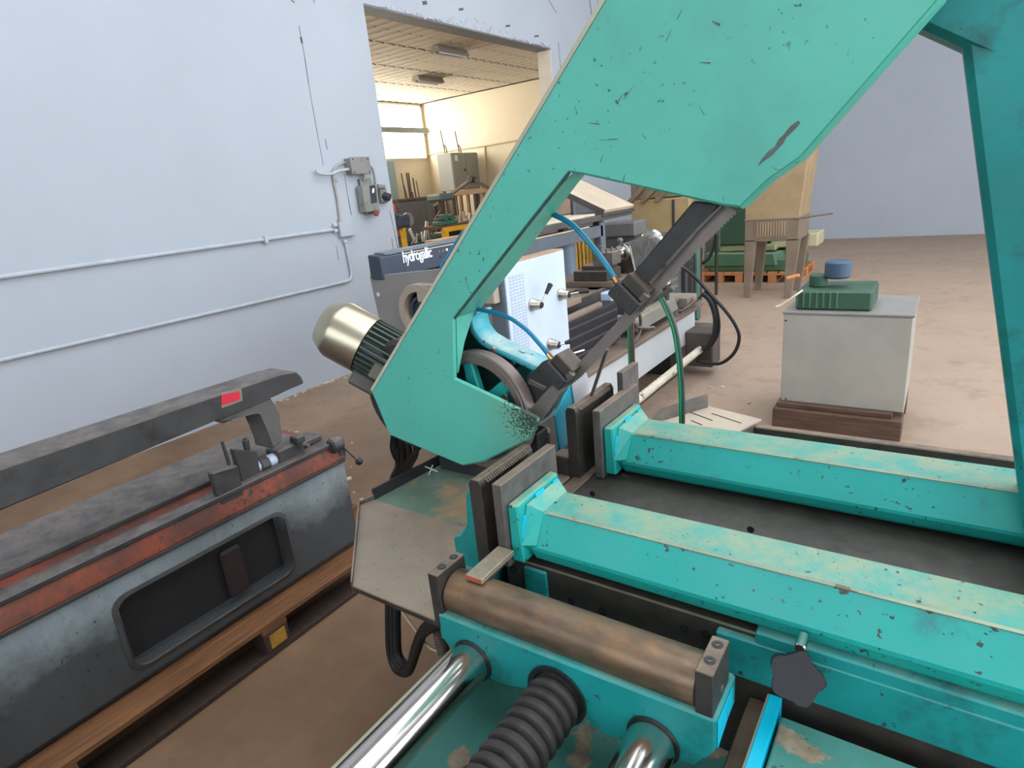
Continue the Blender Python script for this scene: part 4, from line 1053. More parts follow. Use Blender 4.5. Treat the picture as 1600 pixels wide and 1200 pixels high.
MB().slab([ax(*q, 'X', bx1 + .0002) for q in [(346, 613), (377, 606), (379, 626), (346, 638)]], (0.0006, 0, 0)).build('label_border', paint('dull_label_border', (128, 124, 112), 0.5, 0.1), HS)
# vise on the ways
def hslab(px, x, d, name, m, bev=0.003): return MB().slab([ax(*q, 'X', x) for q in px], (d, 0, 0), bev).build(name, m, HS)
def jawplate(px, x, d, name):
    a_, b_, c_, d_ = [ax(*q, 'X', x) for q in px]
    return MB().slab([a_, b_, c_, d_], (d, 0, 0), 0.004).build(name, m_olddark, HS)
jawplate([(365, 702), (402, 706), (412, 762), (384, 775)], HX - 0.03, -0.03, 'vise_jaw')
jawplate([(330, 740), (372, 727), (386, 790), (350, 805)], HX + 0.0, -0.03, 'vise_jaw')
e = ax(384, 692, 'X', HX - 0.06); MB().cyl(e - V((0, 0, 0.03)), e + V((0, 0, 0.012)), 0.012, bev=0.003).cyl(e + V((0, 0, 0.008)), e + V((0, 0, 0.02)), 0.006).build('clamp_bolt', m_olddark, HS)
e0, e1 = ax(414, 722, 'X', HX - 0.06), ax(440, 712, 'X', HX - 0.06)
MB().cyl(e0 - V((0, 0.06, 0)), e1, 0.024, bev=0.003).build('vise_screw', m_white, HS)
MB().cyl(e0 - V((0, 0.03, 0.005)), e0 + V((0, 0.008, -0.005)), 0.034, seg=8, bev=0.004).build('screw_nut', m_olddark, HS)
e = ax(448, 703, 'X', HX - 0.06); MB().box(e - V((.05, .06, .035)), e + V((.03, .06, .022)), .006).build('tool_slide', m_olddark, HS)
MB().box(e - V((.0, -.02, -.02)), e + V((.05, .06, .05)), .005).build('slide_clamp', m_olddark, HS)
MB().cyl(e + V((.05, .045, .01)), e + V((.075, .05, .01)), 0.008).build('clamp_stud', m_steel, HS)
MB().box((HX - 0.16, 1.16, 0.64), (HX - 0.06, 1.44, 0.668), .006).build('slide_block', m_olddark, HS)
e = ax(526, 694, 'X', HX); cr = MB().cyl(e - V((0, .035, 0)), e + V((0.0, .022, 0)), 0.032, bev=0.008).build('crank_hub', m_olddark, HS)
e2 = ax(561, 721, 'X', HX + 0.03)
MB().cyl(e + V((0.01, .01, 0)), e2, 0.0055).build('crank_rod', m_steel, cr)
MB().lathe([(0.016 * math.sin(math.pi * k / 10), -0.016 * math.cos(math.pi * k / 10)) for k in range(11)], e2, (0, 0, 1), 16).build('ball_handle', m_rub, cr)
MB().cyl(ax(347, 690, 'X', HX - .05), ax(358, 726, 'X', HX - .05), 0.006).build('stop_rod', m_olddark, HS)

def pallet(name, label, cat, x0, x1, y0, y1, mw, mpaint=None, group=None, md=None):
    md = md or mw
    t = thing(name, label, cat, ((x0 + x1) / 2, (y0 + y1) / 2, 0), group)
    n = 5; L = (y1 - y0)
    wx = (x1 - x0)
    for k in range(n):                                             # deck boards run along Y
        a_ = x0 + (wx - 0.12) * k / (n - 1)
        MB().box((a_, y0, 0.122), (a_ + 0.12, y1, 0.144), 0.003).build('deck_board', mw, t)
    for k in range(3):
        c_ = y0 + (L - 0.1) * k / 2
        MB().box((x0, c_, 0.100), (x1, c_ + 0.10, 0.122), 0.002).build('cross_board', mw, t)
        for j in range(3):
            a_ = x0 + (wx - 0.1) * j / 2
            bl_ = MB().box((a_, c_ - 0.0, 0.022), (a_ + 0.1, c_ + 0.10, 0.100), 0.003).build('block', md, t)
            if mpaint and j == 2:
                MB().box((a_ + 0.1, c_ + 0.02, 0.035), (a_ + 0.1015, c_ + 0.085, 0.092)).build('yellow_mark', mpaint, bl_)
    for j in range(3):
        a_ = x0 + (wx - 0.1) * j / 2
        MB().box((a_, y0, 0), (a_ + 0.1, y1, 0.022), 0.002).build('bottom_board', md, t)
    return t
pallet('pallet', 'brown wooden pallet under the old power hacksaw', 'pallet', -2.75, -1.885, 0.22, 1.72, m_pallet, plain('dull_yellow_mark', (168, 124, 40), 0.7, 0.25, 25), None, m_pallet_shade)

# ================================================================== lathe behind the saw
LX = -1.70
LA = thing('lathe', 'grey and white metal lathe with lever panel and long bed behind the bow', 'lathe', (-2.1, 3.6, 0))
YE = 2.355
hs = MB().box((-2.50, YE + 0.03, 0.48), (LX - 0.012, 2.92, 1.11), 0.006).build('headstock', m_grey, LA)
panel = MB().box((LX - 0.012, YE + 0.012, 0.49), (LX, 2.932, 1.215), 0.003).build('control_panel', m_white, LA)
MB().box((LX - 0.075, YE + 0.02, 1.195), (LX - 0.001, 2.93, 1.222), 0.003).build('top_ledge', paint('dusty_tray', (170, 140, 112), 0.6, 0.1), hs)
MB().box((LX - 0.11, YE + 0.005, 0.48), (LX - 0.012, YE + 0.03, 1.19), 0.002).build('dark_side_strip', m_slate, hs)
MB().box((LX, YE + 0.035, 0.52), (LX + 0.001, YE + 0.165, 1.16)).build('speed_chart', m_chart, panel)
def lever(px, py, dirv, ln, name='lever_knob'):
    e = ax(px, py, 'X', LX)
    k = MB().lathe([(0.034, 0), (0.034, 0.008), (0.030, 0.014), (0.022, 0.055), (0.019, 0.058), (0, 0.058)], e, (1, 0, 0), 24).build(name, metal('bright_lever_boss', (186, 180, 166), 0.3, 0.1), panel)
    MB().cyl(e + V((0.045, 0, 0)), e + V((0.064, 0, 0)), 0.016, bev=0.003).build('lever_cap', m_rub, k)
    d = V(dirv).normalized(); c0 = e + V((0.054, 0, 0))
    MB().cyl(c0, c0 + d * ln * 0.55, 0.006).build('lever_shank', m_chrome, k)
    MB().cyl(c0 + d * ln * 0.5, c0 + d * ln, 0.009, 0.014, bev=0.003).build('lever_grip', m_rub, k)
lever(831, 476, (0.2, 0.55, 0.75), 0.12); lever(875, 460, (0.75, 0.55, 0.1), 0.11); lever(859, 538, (0.6, 0.7, 0.12), 0.07)
e = ax(893, 553, 'X', LX + 0.02); MB().cyl(e, e + V((0.05, 0.06, 0.01)), 0.007).build('feed_lever', m_chrome, hs)
# end plate with the pulley opening
ep = MB().slab([fy(577, 432, YE), fy(700, 419, YE), (LX - 0.10, YE, 1.185), (LX - 0.10, YE, 0.60), (-2.57, YE, 0.60)], (0, 0.03, 0), 0.003).build('end_plate', m_grey, LA)
pc = fy(664, 484, YE); pr_ = 0.145
MB().lathe([(pr_ * .70, 0), (pr_ * .72, -0.05), (pr_ * .98, -0.05), (pr_, -0.044), (pr_, 0.0)], pc, (0, 1, 0), 40).build('pulley_collar', paint('cream_collar', (164, 150, 132), 0.5, 0.06), ep)
b = MB().hexa([pc + V((0, -0.048, 0.05)), pc + V((0.50, -0.048, 0.05)), pc + V((0.50, 0, 0.05)), pc + V((0, 0, 0.05)), pc + V((0, -0.048, pr_)), pc + V((0.50, -0.048, pr_ - 0.01)), pc + V((0.50, 0, pr_ - 0.01)), pc + V((0, 0, pr_))], 0.004).build('belt_cover', paint('cream_collar_b', (164, 150, 132), 0.5, 0.06), ep)
MB().lathe([(0, -0.02), (0.03, -0.02), (0.032, -0.012), (0.06, -0.012), (0.062, -0.03), (0.078, -0.03), (0.08, 0.0), (0.105, 0.0)], pc, (0, 1, 0), 36).build('pulley', m_navy, ep)
MB().cyl(fy(591, 460, YE) - V((0, .002, 0)), fy(591, 460, YE), 0.012, seg=14).build('hole_plug', m_white, ep)
MB().cyl(fy(585, 434, YE) - V((0, .002, 0)), fy(585, 434, YE), 0.006, seg=10).build('hole_plug', m_white, ep)
# long dark cover with the lettering at the back of the headstock
SX = -2.50
zs0, zs1 = 1.150, 1.272
nv = MB().prism([(SX, zs0), (SX, zs1 - 0.004), (SX - 0.02, zs1 + 0.004), (SX - 0.095, zs1 + 0.012), (SX - 0.10, zs0 + 0.012), (SX - 0.085, zs0)], 'Y', 2.345, 3.62, 0.004).build('rear_cover', m_navy, LA)
MB().prism([(SX - 0.006, zs1 + 0.003), (SX - 0.03, zs1 + 0.014), (SX - 0.098, zs1 + 0.020), (SX - 0.098, zs1 + 0.010)], 'Y', 2.40, 3.62, 0.002).build('cover_top', m_slate, nv)
MB().box((SX - 0.004, 2.52, zs1 - 0.008), (SX + 0.003, 3.62, zs1 - 0.003)).build('cover_edge', m_cream, nv)
MB().box((SX - 0.002, 2.515, zs0 + 0.002), (SX + 0.001, 2.518, zs1 - 0.006)).build('cover_joint', m_black, nv)
a_ = ax(631, 417, 'X', SX + .002); c_ = ax(676, 408, 'X', SX + .002)
tm = text_mesh('hydrogallic', 1.0, 0.002)
ws_ = max(v.co.x for v in tm.vertices) - min(v.co.x for v in tm.vertices)
to = bpy.data.objects.new('lettering', tm); COL.objects.link(to); tm.materials.append(m_ltext)
sx_ = (c_.y - a_.y) / ws_
to.parent = nv; to.matrix_local = Matrix.Translation(V((SX + 0.0015, a_.y, 1.217)) - LA.location) @ Matrix(((0, 0, 1, 0), (1, 0, 0, 0), (0, 1, 0, 0), (0, 0, 0, 1))) @ Matrix.Diagonal((sx_, sx_ * 1.35, 0.5, 1))
for q in [(686, 393), (692, 392), (698, 390)]:
    e = ax(*q, 'X', SX); MB().box(e + V((-.002, -.008, -.007)), e + V((.002, .008, .007))).build('symbol', m_ltext if q[0] == 698 else m_slate, nv)
for q in [(688, 401), (700, 398)]:
    e = ax(*q, 'X', SX); MB().box(e + V((-.002, -.006, -.006)), e + V((.004, .006, .006)), .001).build('button', m_black, nv)

# bed, tray and bed casing
BX = -1.62
MB().box((-2.35, 2.93, 0.25), (BX, 4.84, 0.485), 0.004).build('bed_casing', paint('pale_grey_casing', (188, 192, 192), 0.45, 0.05, dust=0.3), LA)
MB().box((-2.45, 2.90, 0.485), (BX + 0.02, 5.0, 0.515), 0.004).build('chip_pan', paint('brown_dusty_pan', (112, 96, 82), 0.6, 0.15), LA)
MB().box((-2.3, 2.55, 0.0), (BX - 0.06, 3.05, 0.48), 0.006).build('left_pedestal', m_black, LA)
MB().box((-2.3, 4.55, 0.0), (BX - 0.10, 5.05, 0.25), 0.006).build('right_pedestal', m_black, LA)
MB().box((-2.30, 2.95, 0.66), (-2.05, 4.9, 0.86), 0.004).build('bed_way', m_darks, LA)
MB().box((-1.99, 2.95, 0.66), (-1.86, 4.9, 0.86), 0.004).build('bed_way', m_darks, LA)
MB().box((-2.28, 2.95, 0.50), (-1.90, 4.88, 0.66), 0.004).build('bed_rib', m_black, LA)
MB().box((-2.1, 4.72, 0.515), (BX - 0.02, 4.95, 0.60), 0.004).build('tray_step', paint('dusty_step', (140, 130, 116), 0.6, 0.1), LA)
# telescopic way cover beside the headstock
b = MB()
for k in range(9):
    ya = 2.95 + k * 0.05
    b.hexa([(-1.95, ya, 0.56), (-1.72, ya, 0.56), (-1.72, ya + .05, 0.56), (-1.95, ya + .05, 0.56), (-1.95, ya + .006, 0.80), (-1.74, ya + .006, 0.78), (-1.74, ya + .044, 0.78), (-1.95, ya + .044, 0.80)])
b.bm.free()
b = MB().box((-1.95, 2.95, 0.53), (-1.72, 3.62, 0.80), 0.01)
wb_ = b.build('way_cover', m_rub, LA)
for k in range(4):
    MB().bar((-1.718, 2.96, 0.58 + k * .06), (-1.718, 3.60, 0.57 + k * .06), 0.006, 0.012).build('cover_fold', plain('cover_fold', (62, 66, 72), 0.4, 0.2, 20), wb_)
MB().cyl((-1.74, 2.94, 0.815), (-1.74, 3.40, 0.815), 0.022).build('cover_roll', paint('dusty_roll', (120, 104, 92), 0.6, 0.1), LA)
MB().box((-2.2, 2.93, 0.86), (-1.78, 3.25, 0.895), 0.004).build('gap_bridge', paint('dusty_bridge', (134, 116, 98), 0.6, 0.1), LA)
# carriage, tool post, apron
LC = -1.80
CGS = 0.36
def lbox(c, h, name, m, par=LA, bev=0.004): return MB().box(V(c) - V(h), V(c) + V(h), bev).build(name, m, par)
cg = MB().box((-2.3, 3.38, 0.86), (LC, 3.72, 0.90), 0.005).build('carriage', paint('dusty_carriage', (104, 88, 76), 0.6, 0.15), LA)
MB().slab([(LC + .02, *q) for q in [(3.30, 0.84), (3.62, 0.84), (3.66, 0.66), (3.60, 0.53), (3.38, 0.53), (3.30, 0.60)]], (-0.10, 0, 0), 0.008).build('apron', m_white, cg)
MB().box((-2.05, 3.30, 0.60), (LC - 0.085, 3.48, 0.86), 0.005).build('saddle_leg', paint('brown_saddle', (72, 62, 56), 0.6, 0.15), cg)
lbox((-1.98, 3.50, 0.935), (0.13, 0.11, 0.035), 'cross_slide', m_darks, cg)
lbox((-1.96, 3.50, 0.985), (0.10, 0.08, 0.018), 'top_slide', m_darks, cg)
lbox((-1.90, 3.50, 1.045), (0.075, 0.065, 0.042), 'tool_post', m_steel, cg)
lbox((-1.93, 3.58, 1.045), (0.05, 0.025, 0.05), 'tool_holder', m_steel, cg)
MB().cyl((-1.93, 3.48, 1.08), (-1.93, 3.48, 1.13), 0.02, seg=8).build('post_bolt', m_steel, cg)
for yy in (3.44, 3.52): MB().cyl((-1.87, yy, 1.085), (-1.87, yy, 1.115), 0.009, seg=6).build('tool_screw', m_steel, cg)
e = ax(985, 397, 'X', -1.95)
# tailstock: barrel, spindle nose, big handwheel end
ta = (ax(966, 398, 'X', -1.95), ax(1012, 377, 'X', -1.95))
TY0, TY1, TZ = ta[0].y, ta[1].y + 0.05, 1.035
TX = -1.95
tl = MB().cyl((TX, TY0 + 0.06, TZ), (TX, TY1, TZ), 0.062, 0.066, seg=28, bev=0.006).build('tailstock', metal('polished_tailstock', (150, 146, 138), 0.28, 0.15), LA)
MB().hexa([(TX - .06, TY0 + .09, .86), (TX + .10, TY0 + .09, .86), (TX + .10, TY1 - .02, .86), (TX - .06, TY1 - .02, .86), (TX - .055, TY0 + .07, TZ + .05), (TX + .062, TY0 + .07, TZ + .05), (TX + .062, TY1, TZ + .05), (TX - .055, TY1, TZ + .05)], 0.01).build('tailstock_body', metal('tailstock_body_steel', (118, 114, 108), 0.35, 0.2), tl)
MB().lathe([(0, -0.02), (0.022, -0.005), (0.03, 0.02), (0.03, 0.06), (0.05, 0.065), (0.052, 0.10)], (TX, TY0 - 0.03, TZ), (0, 1, 0), 24).build('spindle_nose', m_chrome, tl)
MB().lathe([(0.04, 0), (0.085, 0.01), (0.10, 0.03), (0.10, 0.06), (0.085, 0.075), (0.03, 0.08), (0, 0.08)], (TX, TY1, TZ + 0.01), (0, 1, 0), 32).build('handwheel', metal('bright_handwheel', (176, 170, 160), 0.25, 0.1), tl)
e = ax(969, 376, 'X', TX); MB().cyl(e - V((0, 0, .05)), e, 0.006).lathe([(0.022 * math.sin(math.pi * k / 10), -0.022 * math.cos(math.pi * k / 10)) for k in range(11)], e, (0, 0, 1), 16).build('clamp_ball', m_steel, tl)
for q in [(1004, 391), (1006, 395)]:
    e = ax(*q, 'X', TX + .065); MB().cyl(e, e + V((.004, 0, 0)), .006, seg=8).build('bolt', m_black, tl)
# apron handwheel, motor block and the stepped cover to the right
e = ax(991, 508, 'X', -1.60)
e.y -= CGS
hw = MB().lathe([(0.096, -0.008), (0.106, -0.004), (0.109, 0.004), (0.102, 0.012), (0.092, 0.008), (0.092, -0.004), (0.096, -0.008)], e, (1, 0, 0), 36).build('apron_handwheel', m_steel, cg)
for k in range(3):
    an = math.radians(90 + 120 * k); d = V((0, math.cos(an), math.sin(an)))
    MB().bar(e, e + d * 0.096, 0.014, 0.010, (1, 0, 0)).build('wheel_spoke', m_steel, hw)
MB().cyl(e - V((.12, 0, 0)), e + V((.025, 0, 0)), 0.018).build('wheel_hub', m_steel, hw)
c_ = e + V((0.01, 0.045, -0.03)); MB().cyl(c_, c_ + V((0.10, 0.03, 0.0)), 0.011, bev=0.003).build('crank_handle', m_steel, hw)
cg.location.y += CGS
MB().hexa([ax(*q, 'X', -1.66) for q in [(1000, 512), (1052, 490), (1090, 470), (1090, 462)]] [:0] or [V((-1.78, 3.74, 0.56)), V((-1.63, 3.74, 0.56)), V((-1.63, 4.5, 0.56)), V((-1.78, 4.5, 0.56)), V((-1.80, 3.74, 0.66)), V((-1.66, 3.74, 0.645)), V((-1.66, 4.5, 0.645)), V((-1.80, 4.5, 0.66))], 0.006).build('lead_screw_cover', paint('dusty_grey_cover', (120, 116, 106), 0.55, 0.12, dust=0.4), LA)
MB().box((-1.84, 3.72, 0.68), (-1.72, 4.35, 0.80), 0.005).build('feed_motor', m_black, LA)
MB().box((-1.78, 4.38, 0.56), (-1.68, 4.44, 0.93), 0.004).build('bed_post', m_darks, LA)
for q0, q1 in (((1040, 443), (1057, 434)), ((1040, 452), (1057, 446))):
    MB().cyl(ax(*q0, 'X', -1.7), ax(*q1, 'X', -1.7), 0.012, seg=12).build('limit_rod', m_chrome, LA)
MB().cyl(ax(1045, 478, 'X', -1.72), ax(1058, 470, 'X', -1.72), 0.02, bev=0.004).build('end_bearing', m_steel, LA)
# foot brake bar and its box at the far end
a_, c_ = V((-1.50, 2.7, 0.215)), V((-1.50, 4.62, 0.222))
MB().cyl(a_, c_, 0.028, seg=18, bev=0.004).build('foot_brake_bar', paint('worn_white_bar', (200, 190, 170), 0.5, 0.1, chips=1.0, chip_rgb=(96, 80, 66), cscale=30), LA)
MB().cyl(a_ + V((-.02, 0.5, -0.045)), V((-1.52, 4.3, 0.16)), 0.014).build('brake_link', m_darks, LA)
MB().box((-1.62, 4.60, 0.08), (-1.40, 4.80, 0.36), 0.01).build('brake_housing', paint('dirty_housing', (84, 74, 66), 0.6, 0.2), LA)
MB().box((-1.75, 4.78, 0.20), (-1.50, 5.02, 0.34), 0.01).build('end_box', m_olddark, LA)
# cables looping from the bed end onto the floor
CXP = -1.45
def lc(px, py, x=None): return fy(px, py, 4.55) if x is None else ax(px, py, 'X', x)
MB().tube([lc(1064, 416), lc(1085, 432), lc(1110, 460), lc(1133, 485), lc(1150, 510), lc(1155, 530), lc(1146, 553), lc(1125, 568), lc(1100, 566), lc(1088, 562)], 0.013).build('cable', m_rub, LA)
MB().tube([lc(1098, 458), lc(1110, 470), lc(1118, 495), lc(1117, 520), lc(1108, 540), lc(1098, 545)], 0.022).build('cable_conduit', m_rub, LA)
MB().tube([lc(1104, 456), lc(1118, 475), lc(1124, 505), lc(1121, 525), lc(1110, 543)], 0.009).build('cable', m_rub, LA)
MB().tube([lc(1062, 488, -1.6), lc(1075, 480, -1.6), lc(1092, 466, -1.6), lc(1098, 460)], 0.011).build('cable', m_darks, LA)

# ================================================================== things standing further back
# grey support frame with a sloping cream tray
FX = -2.62
GF = thing('support_frame', 'slate grey steel frame carrying a sloping cream tray behind the lathe', 'frame', (FX - .2, 4.7, 0))
z0_, z1_ = 1.06, 1.165
MB().box((FX - 0.08, 3.6, z0_), (FX, 5.27, z1_), 0.005).build('lower_beam', m_slate, GF)
MB().box((FX - 0.085, 3.6, z1_), (FX + 0.004, 5.0, z1_ + 0.012), 0.002).build('beam_strip', m_cream, GF)
MB().box((FX - 0.08, 5.22, 0.0), (FX + 0.0, 5.32, 1.19), 0.005).build('post', m_slate, GF)
MB().box((FX - 0.08, 3.6, 0.0), (FX + 0.0, 3.69, 1.06), 0.005).build('post', m_slate, GF)
MB().box((FX - 0.45, 3.9, 1.205), (FX + 0.03, 5.86, 1.255), 0.005).build('upper_beam', plain('dark_brown_beam', (78, 74, 72), 0.6, 0.15), GF)
MB().box((FX - 0.43, 3.9, 1.255), (FX - 0.0, 5.12, 1.275), 0.003).build('beam_strip', m_cream, GF)
for yy in (4.6, 5.25): MB().box((FX - 0.07, yy - .04, z1_), (FX - .01, yy + .04, 1.205), .003).build('spacer', m_darks, GF)
tp = [ax(881, 276, 'X', FX - .25), ax(943, 294, 'X', FX - .25), ax(985, 322, 'X', FX + .02), ax(945, 330, 'X', FX + .02)]
MB().slab([V((FX - .55, 5.0, 1.62)), V((FX - .55, 5.62, 1.62)), V((FX + .03, 5.88, 1.265)), V((FX + .03, 5.25, 1.265))], (0.02, 0, 0.03), 0.004).build('sloping_tray', paint('cream_tray', (196, 178, 152), 0.55, 0.06), GF)
for ya, yb in ((4.99, 5.24), (5.63, 5.89)):
    MB().bar(V((FX - .55, ya, 1.63)), V((FX + .03, yb, 1.275)), 0.03, 0.05, (0, 0, 1), 0.003).build('tray_rail', m_darks, GF)
MB().box((FX + .0, 5.2, 1.235), (FX + .045, 5.9, 1.262), 0.003).build('tray_lip', m_olddark, GF)
MB().cyl((FX - 0.25, 4.95, 0), (FX - 0.25, 4.95, 1.06), 0.11, seg=24).build('blue_grey_cylinder', plain('blue_grey_tank', (120, 136, 150), 0.5, 0.06), GF)

# mesh crate with yellow uprights behind the frame
MC = thing('mesh_crate', 'rusty wire mesh crate with yellow painted bars behind the grey frame', 'crate', (-3.5, 6.2, 0))
m_wire = plain('rusty_wire', (120, 98, 76), 0.7, 0.2); m_cg = plain('crate_board', (150, 122, 96), 0.8, 0.15, 3)
cxf = -3.3
for k in range(10):
    y_ = 5.0 + k * 0.13; MB().box((cxf, y_, 0.35), (cxf + .012, y_ + .012, 1.0)).build('wire', m_wire, MC)
for k in range(5):
    z_ = 0.4 + k * 0.14; MB().box((cxf - .004, 4.9, z_), (cxf + .008, 6.2, z_ + .012)).build('wire', m_wire, MC)
for k in range(8):
    y_ = 5.85 + k * 0.085; MB().box((cxf + .01, y_, 0.3), (cxf + .05, y_ + .045, 1.02), .003).build('upright', plain('worn_yellow', (176, 138, 58), 0.7, 0.3, 12) if k % 2 == 0 else plain('rusty_yellow', (168, 126, 54), 0.7, 0.3, 15), MC)
MB().box((cxf - .22, 4.9, 0.12), (cxf, 6.6, 0.30), .01).build('base', m_blockw, MC)
MB().box((cxf - .22, 4.9, 0.0), (cxf - .16, 6.6, 0.12)).build('runner', m_blockw, MC); MB().box((cxf - .08, 4.9, 0.0), (cxf, 6.6, 0.12)).build('runner', m_blockw, MC)
MB().box((cxf - .22, 4.9, 0.30), (cxf - .19, 6.6, 1.05)).build('back_board', m_cg, MC)
MB().box((cxf - .18, 4.95, 0.30), (cxf - .03, 6.5, 0.95), .02).build('load', plain('crate_load', (116, 90, 76), 0.8, 0.25, 5), MC)

# dark electric box with a yellow sign, brown crate stack seen through the bow
QX = -3.6
QX2 = -3.6
t = thing('electric_box', 'dark grey upright box with a yellow warning strip behind the sloping tray', 'box', (QX - .2, 6.9, 0))
a_, c_ = ax(896, 322, 'X', QX), ax(925, 296, 'X', QX)
MB().box((QX - .35, a_.y + .03, 0), (QX, c_.y + .15, c_.z), 0.02).build('housing', plain('dark_grey_box', (96, 98, 102), 0.5, 0.06), t)
e = ax(914, 314, 'X', QX); MB().box(e + V((0, -.03, -.06)), e + V((.004, .03, .07))).build('warning_strip', m_yel, t)
t = thing('wooden_crate', 'brown boarded crate left of the dark upright box', 'crate', (QX - .1, 6.0, 0))
a_, c_ = ax(850, 340, 'X', QX - .02), ax(897, 303, 'X', QX - .02)
for k in range(8):
    z_ = k * 0.175; MB().box((QX - .4, a_.y - .3, z_), (QX - 0.02, c_.y - 0.10, z_ + 0.168), 0.004).build('board', plain('crate_plank', (140, 116, 98), 0.8, 0.2, 4), t)

# dark machine body between the frame post and the beige housing
t = thing('dark_machine', 'dark grey boxy machine body behind the lathe tailstock', 'machine', (-3.0, 6.3, 0))
a_, c_ = fy(958, 400, 6.2), fy(1050, 352, 6.2)
MB().box((a_.x - .1, 6.2, 0), (c_.x, 6.6, c_.z - .10), .02).build('body', plain('dark_machine_grey', (84, 84, 82), 0.6, 0.15), t)
MB().box((a_.x - .1, 6.18, c_.z - .10), (a_.x + .28, 6.5, c_.z + .06), .02).build('grey_hood', plain('hood_grey', (104, 103, 100), 0.6, 0.1), t)
MB().box((a_.x + .1, 6.16, c_.z - .26), (a_.x + .42, 6.2, c_.z - .12), .01).build('dark_panel', m_black, t)
MB().cyl((a_.x + .06, 6.14, c_.z - .30), (a_.x + .06, 6.2, c_.z - .30), .09, bev=.01).build('dial', plain('dull_dial', (110, 106, 98), 0.5, 0.1), t)

# beige machine with diagonal conveyor rails
YQ = 7.0
t = thing('beige_housing', 'beige box-shaped machine housing under diagonal rails, back of hall', 'machine', (-2.8, YQ + .3, 0))
hb = MB().box((-3.10, YQ, 0.90), (-2.40, YQ + .7, 1.29), 0.012).build('housing', paint('beige_shell', (168, 142, 98), 0.6, 0.1, grime=0.2, grime_rgb=(130, 108, 76)), t)
MB().box((-3.05, YQ + .05, 0), (-2.45, YQ + .6, 0.90), 0.01).build('base', m_olddark, t)
MB().box((-2.60, YQ - .01, 0.94), (-2.57, YQ, 1.27)).build('door_edge', m_olddark, hb)
for dx in (0.0, 0.17, 0.34):
    MB().bar(V((-3.12 + dx, YQ - .02, 1.27)), V((-2.62 + dx, YQ - .02, 1.70)), 0.05, 0.05, (0, 1, 0), .004).build('rail', plain('brown_rail', (120, 104, 84), 0.6, 0.1), t)
MB().box((-3.12, YQ + .05, 1.29), (-3.06, YQ + .6, 1.75), .004).build('side_post', m_tanleg, t)
MB().slab([V((-3.05, YQ + .1, 1.30)), V((-2.2, YQ + .1, 1.30)), V((-2.2, YQ + .1, 1.80)), V((-2.7, YQ + .1, 1.70))], (0, .3, 0), .005).build('chute', m_tan, t)
MB().box((-3.02, YQ - .012, 1.52), (-2.94, YQ - .0, 1.56)).build('red_tag', m_red, t)

# tan louvred hopper on tapering legs
TY = 7.8
t = thing('louvred_hopper', 'dusty tan sheet-metal hopper with louvres standing on four tapered legs', 'hopper', (-1.7, TY + .3, 0))
hop = MB().hexa([(-2.0, TY, .93), (-1.40, TY, .93), (-1.40, TY + .62, .93), (-2.0, TY + .62, .93), (-2.0, TY, 1.34), (-1.32, TY, 1.75), (-1.32, TY + .62, 1.75), (-2.0, TY + .62, 1.34)], .008).build('body', m_tan, t)
MB().box((-2.0, TY + .0, .68), (-1.40, TY + .62, .93), .006).build('louvre_box', m_tanleg, hop)
MB().box((-2.01, TY - .008, .925), (-1.39, TY + .63, .945), .003).build('seam_flange', m_tanleg, hop)
for k in range(11):
    x_ = -1.86 + k * 0.030; MB().box((x_, TY - .012, .735), (x_ + .014, TY, .90), .004).build('louvre', m_tan, hop)
MB().box((-1.89, TY - .005, .715), (-1.52, TY - .0005, .92), .002).build('louvre_panel', m_tanleg, hop)
for x0, x1, y_ in ((-2.0, -1.87, TY), (-1.53, -1.38, TY), (-2.0, -1.87, TY + .54), (-1.53, -1.38, TY + .54)):
    s_ = 0.035 if x0 < -1.8 else 0.05
    MB().hexa([(x0 + .0, y_, 0.0), (x0 + .075, y_, 0.0), (x0 + .075, y_ + .07, 0), (x0, y_ + .07, 0), (x0, y_, .70), (x1, y_, .70), (x1, y_ + .07, .70), (x0, y_ + .07, .70)], .004).build('leg', m_tanleg, t)
MB().tube([V((-1.42, TY - .02, .93)), V((-1.25, TY - .05, .95)), V((-1.05, TY - .05, .97))], .012).build('pipe', m_tanleg, t)

# green machine on two pallets behind the hopper
GY = 8.95
G = thing('green_machine', 'tall dark green machine tool with stepped base standing on pallets', 'machine', (-2.3, GY + .5, .145))
MB().box((-2.80, GY, .145), (-1.62, GY + .9, .32), .02).build('base', m_green, G)
MB().hexa([(-2.86, GY - .04, .22), (-1.85, GY - .04, .22), (-1.60, GY + .9, .22), (-2.86, GY + .9, .22), (-2.84, GY - .02, .42), (-1.9, GY - .02, .40), (-1.66, GY + .9, .40), (-2.84, GY + .9, .42)], .02).build('plinth', m_green, G)
MB().box((-2.66, GY + .06, .42), (-1.9, GY + .8, .50), .012).build('pale_step', plain('pale_green_step', (140, 148, 110), 0.6, 0.1), G)
MB().box((-2.68, GY + .04, .50), (-2.02, GY + .75, 1.45), .03).build('column', m_greend, G)
MB().box((-2.72, GY + .03, .46), (-2.64, GY + .12, .95), .01).build('way_cover', m_green, G)
MB().box((-2.0, GY + .2, .44), (-1.4, GY + .7, .62), .015).build('cream_box', plain('cream_box', (182, 174, 140), 0.6, 0.08), G)
pallet('pallet', 'left of the two bright wooden pallets carrying the green machine', 'pallet', -2.94, -2.30, GY - .06, GY + 1.0, m_palletx)
pallet('pallet', 'right of the two bright wooden pallets carrying the green machine', 'pallet', -2.27, -1.55, GY - .06, GY + 1.0, m_palletx)
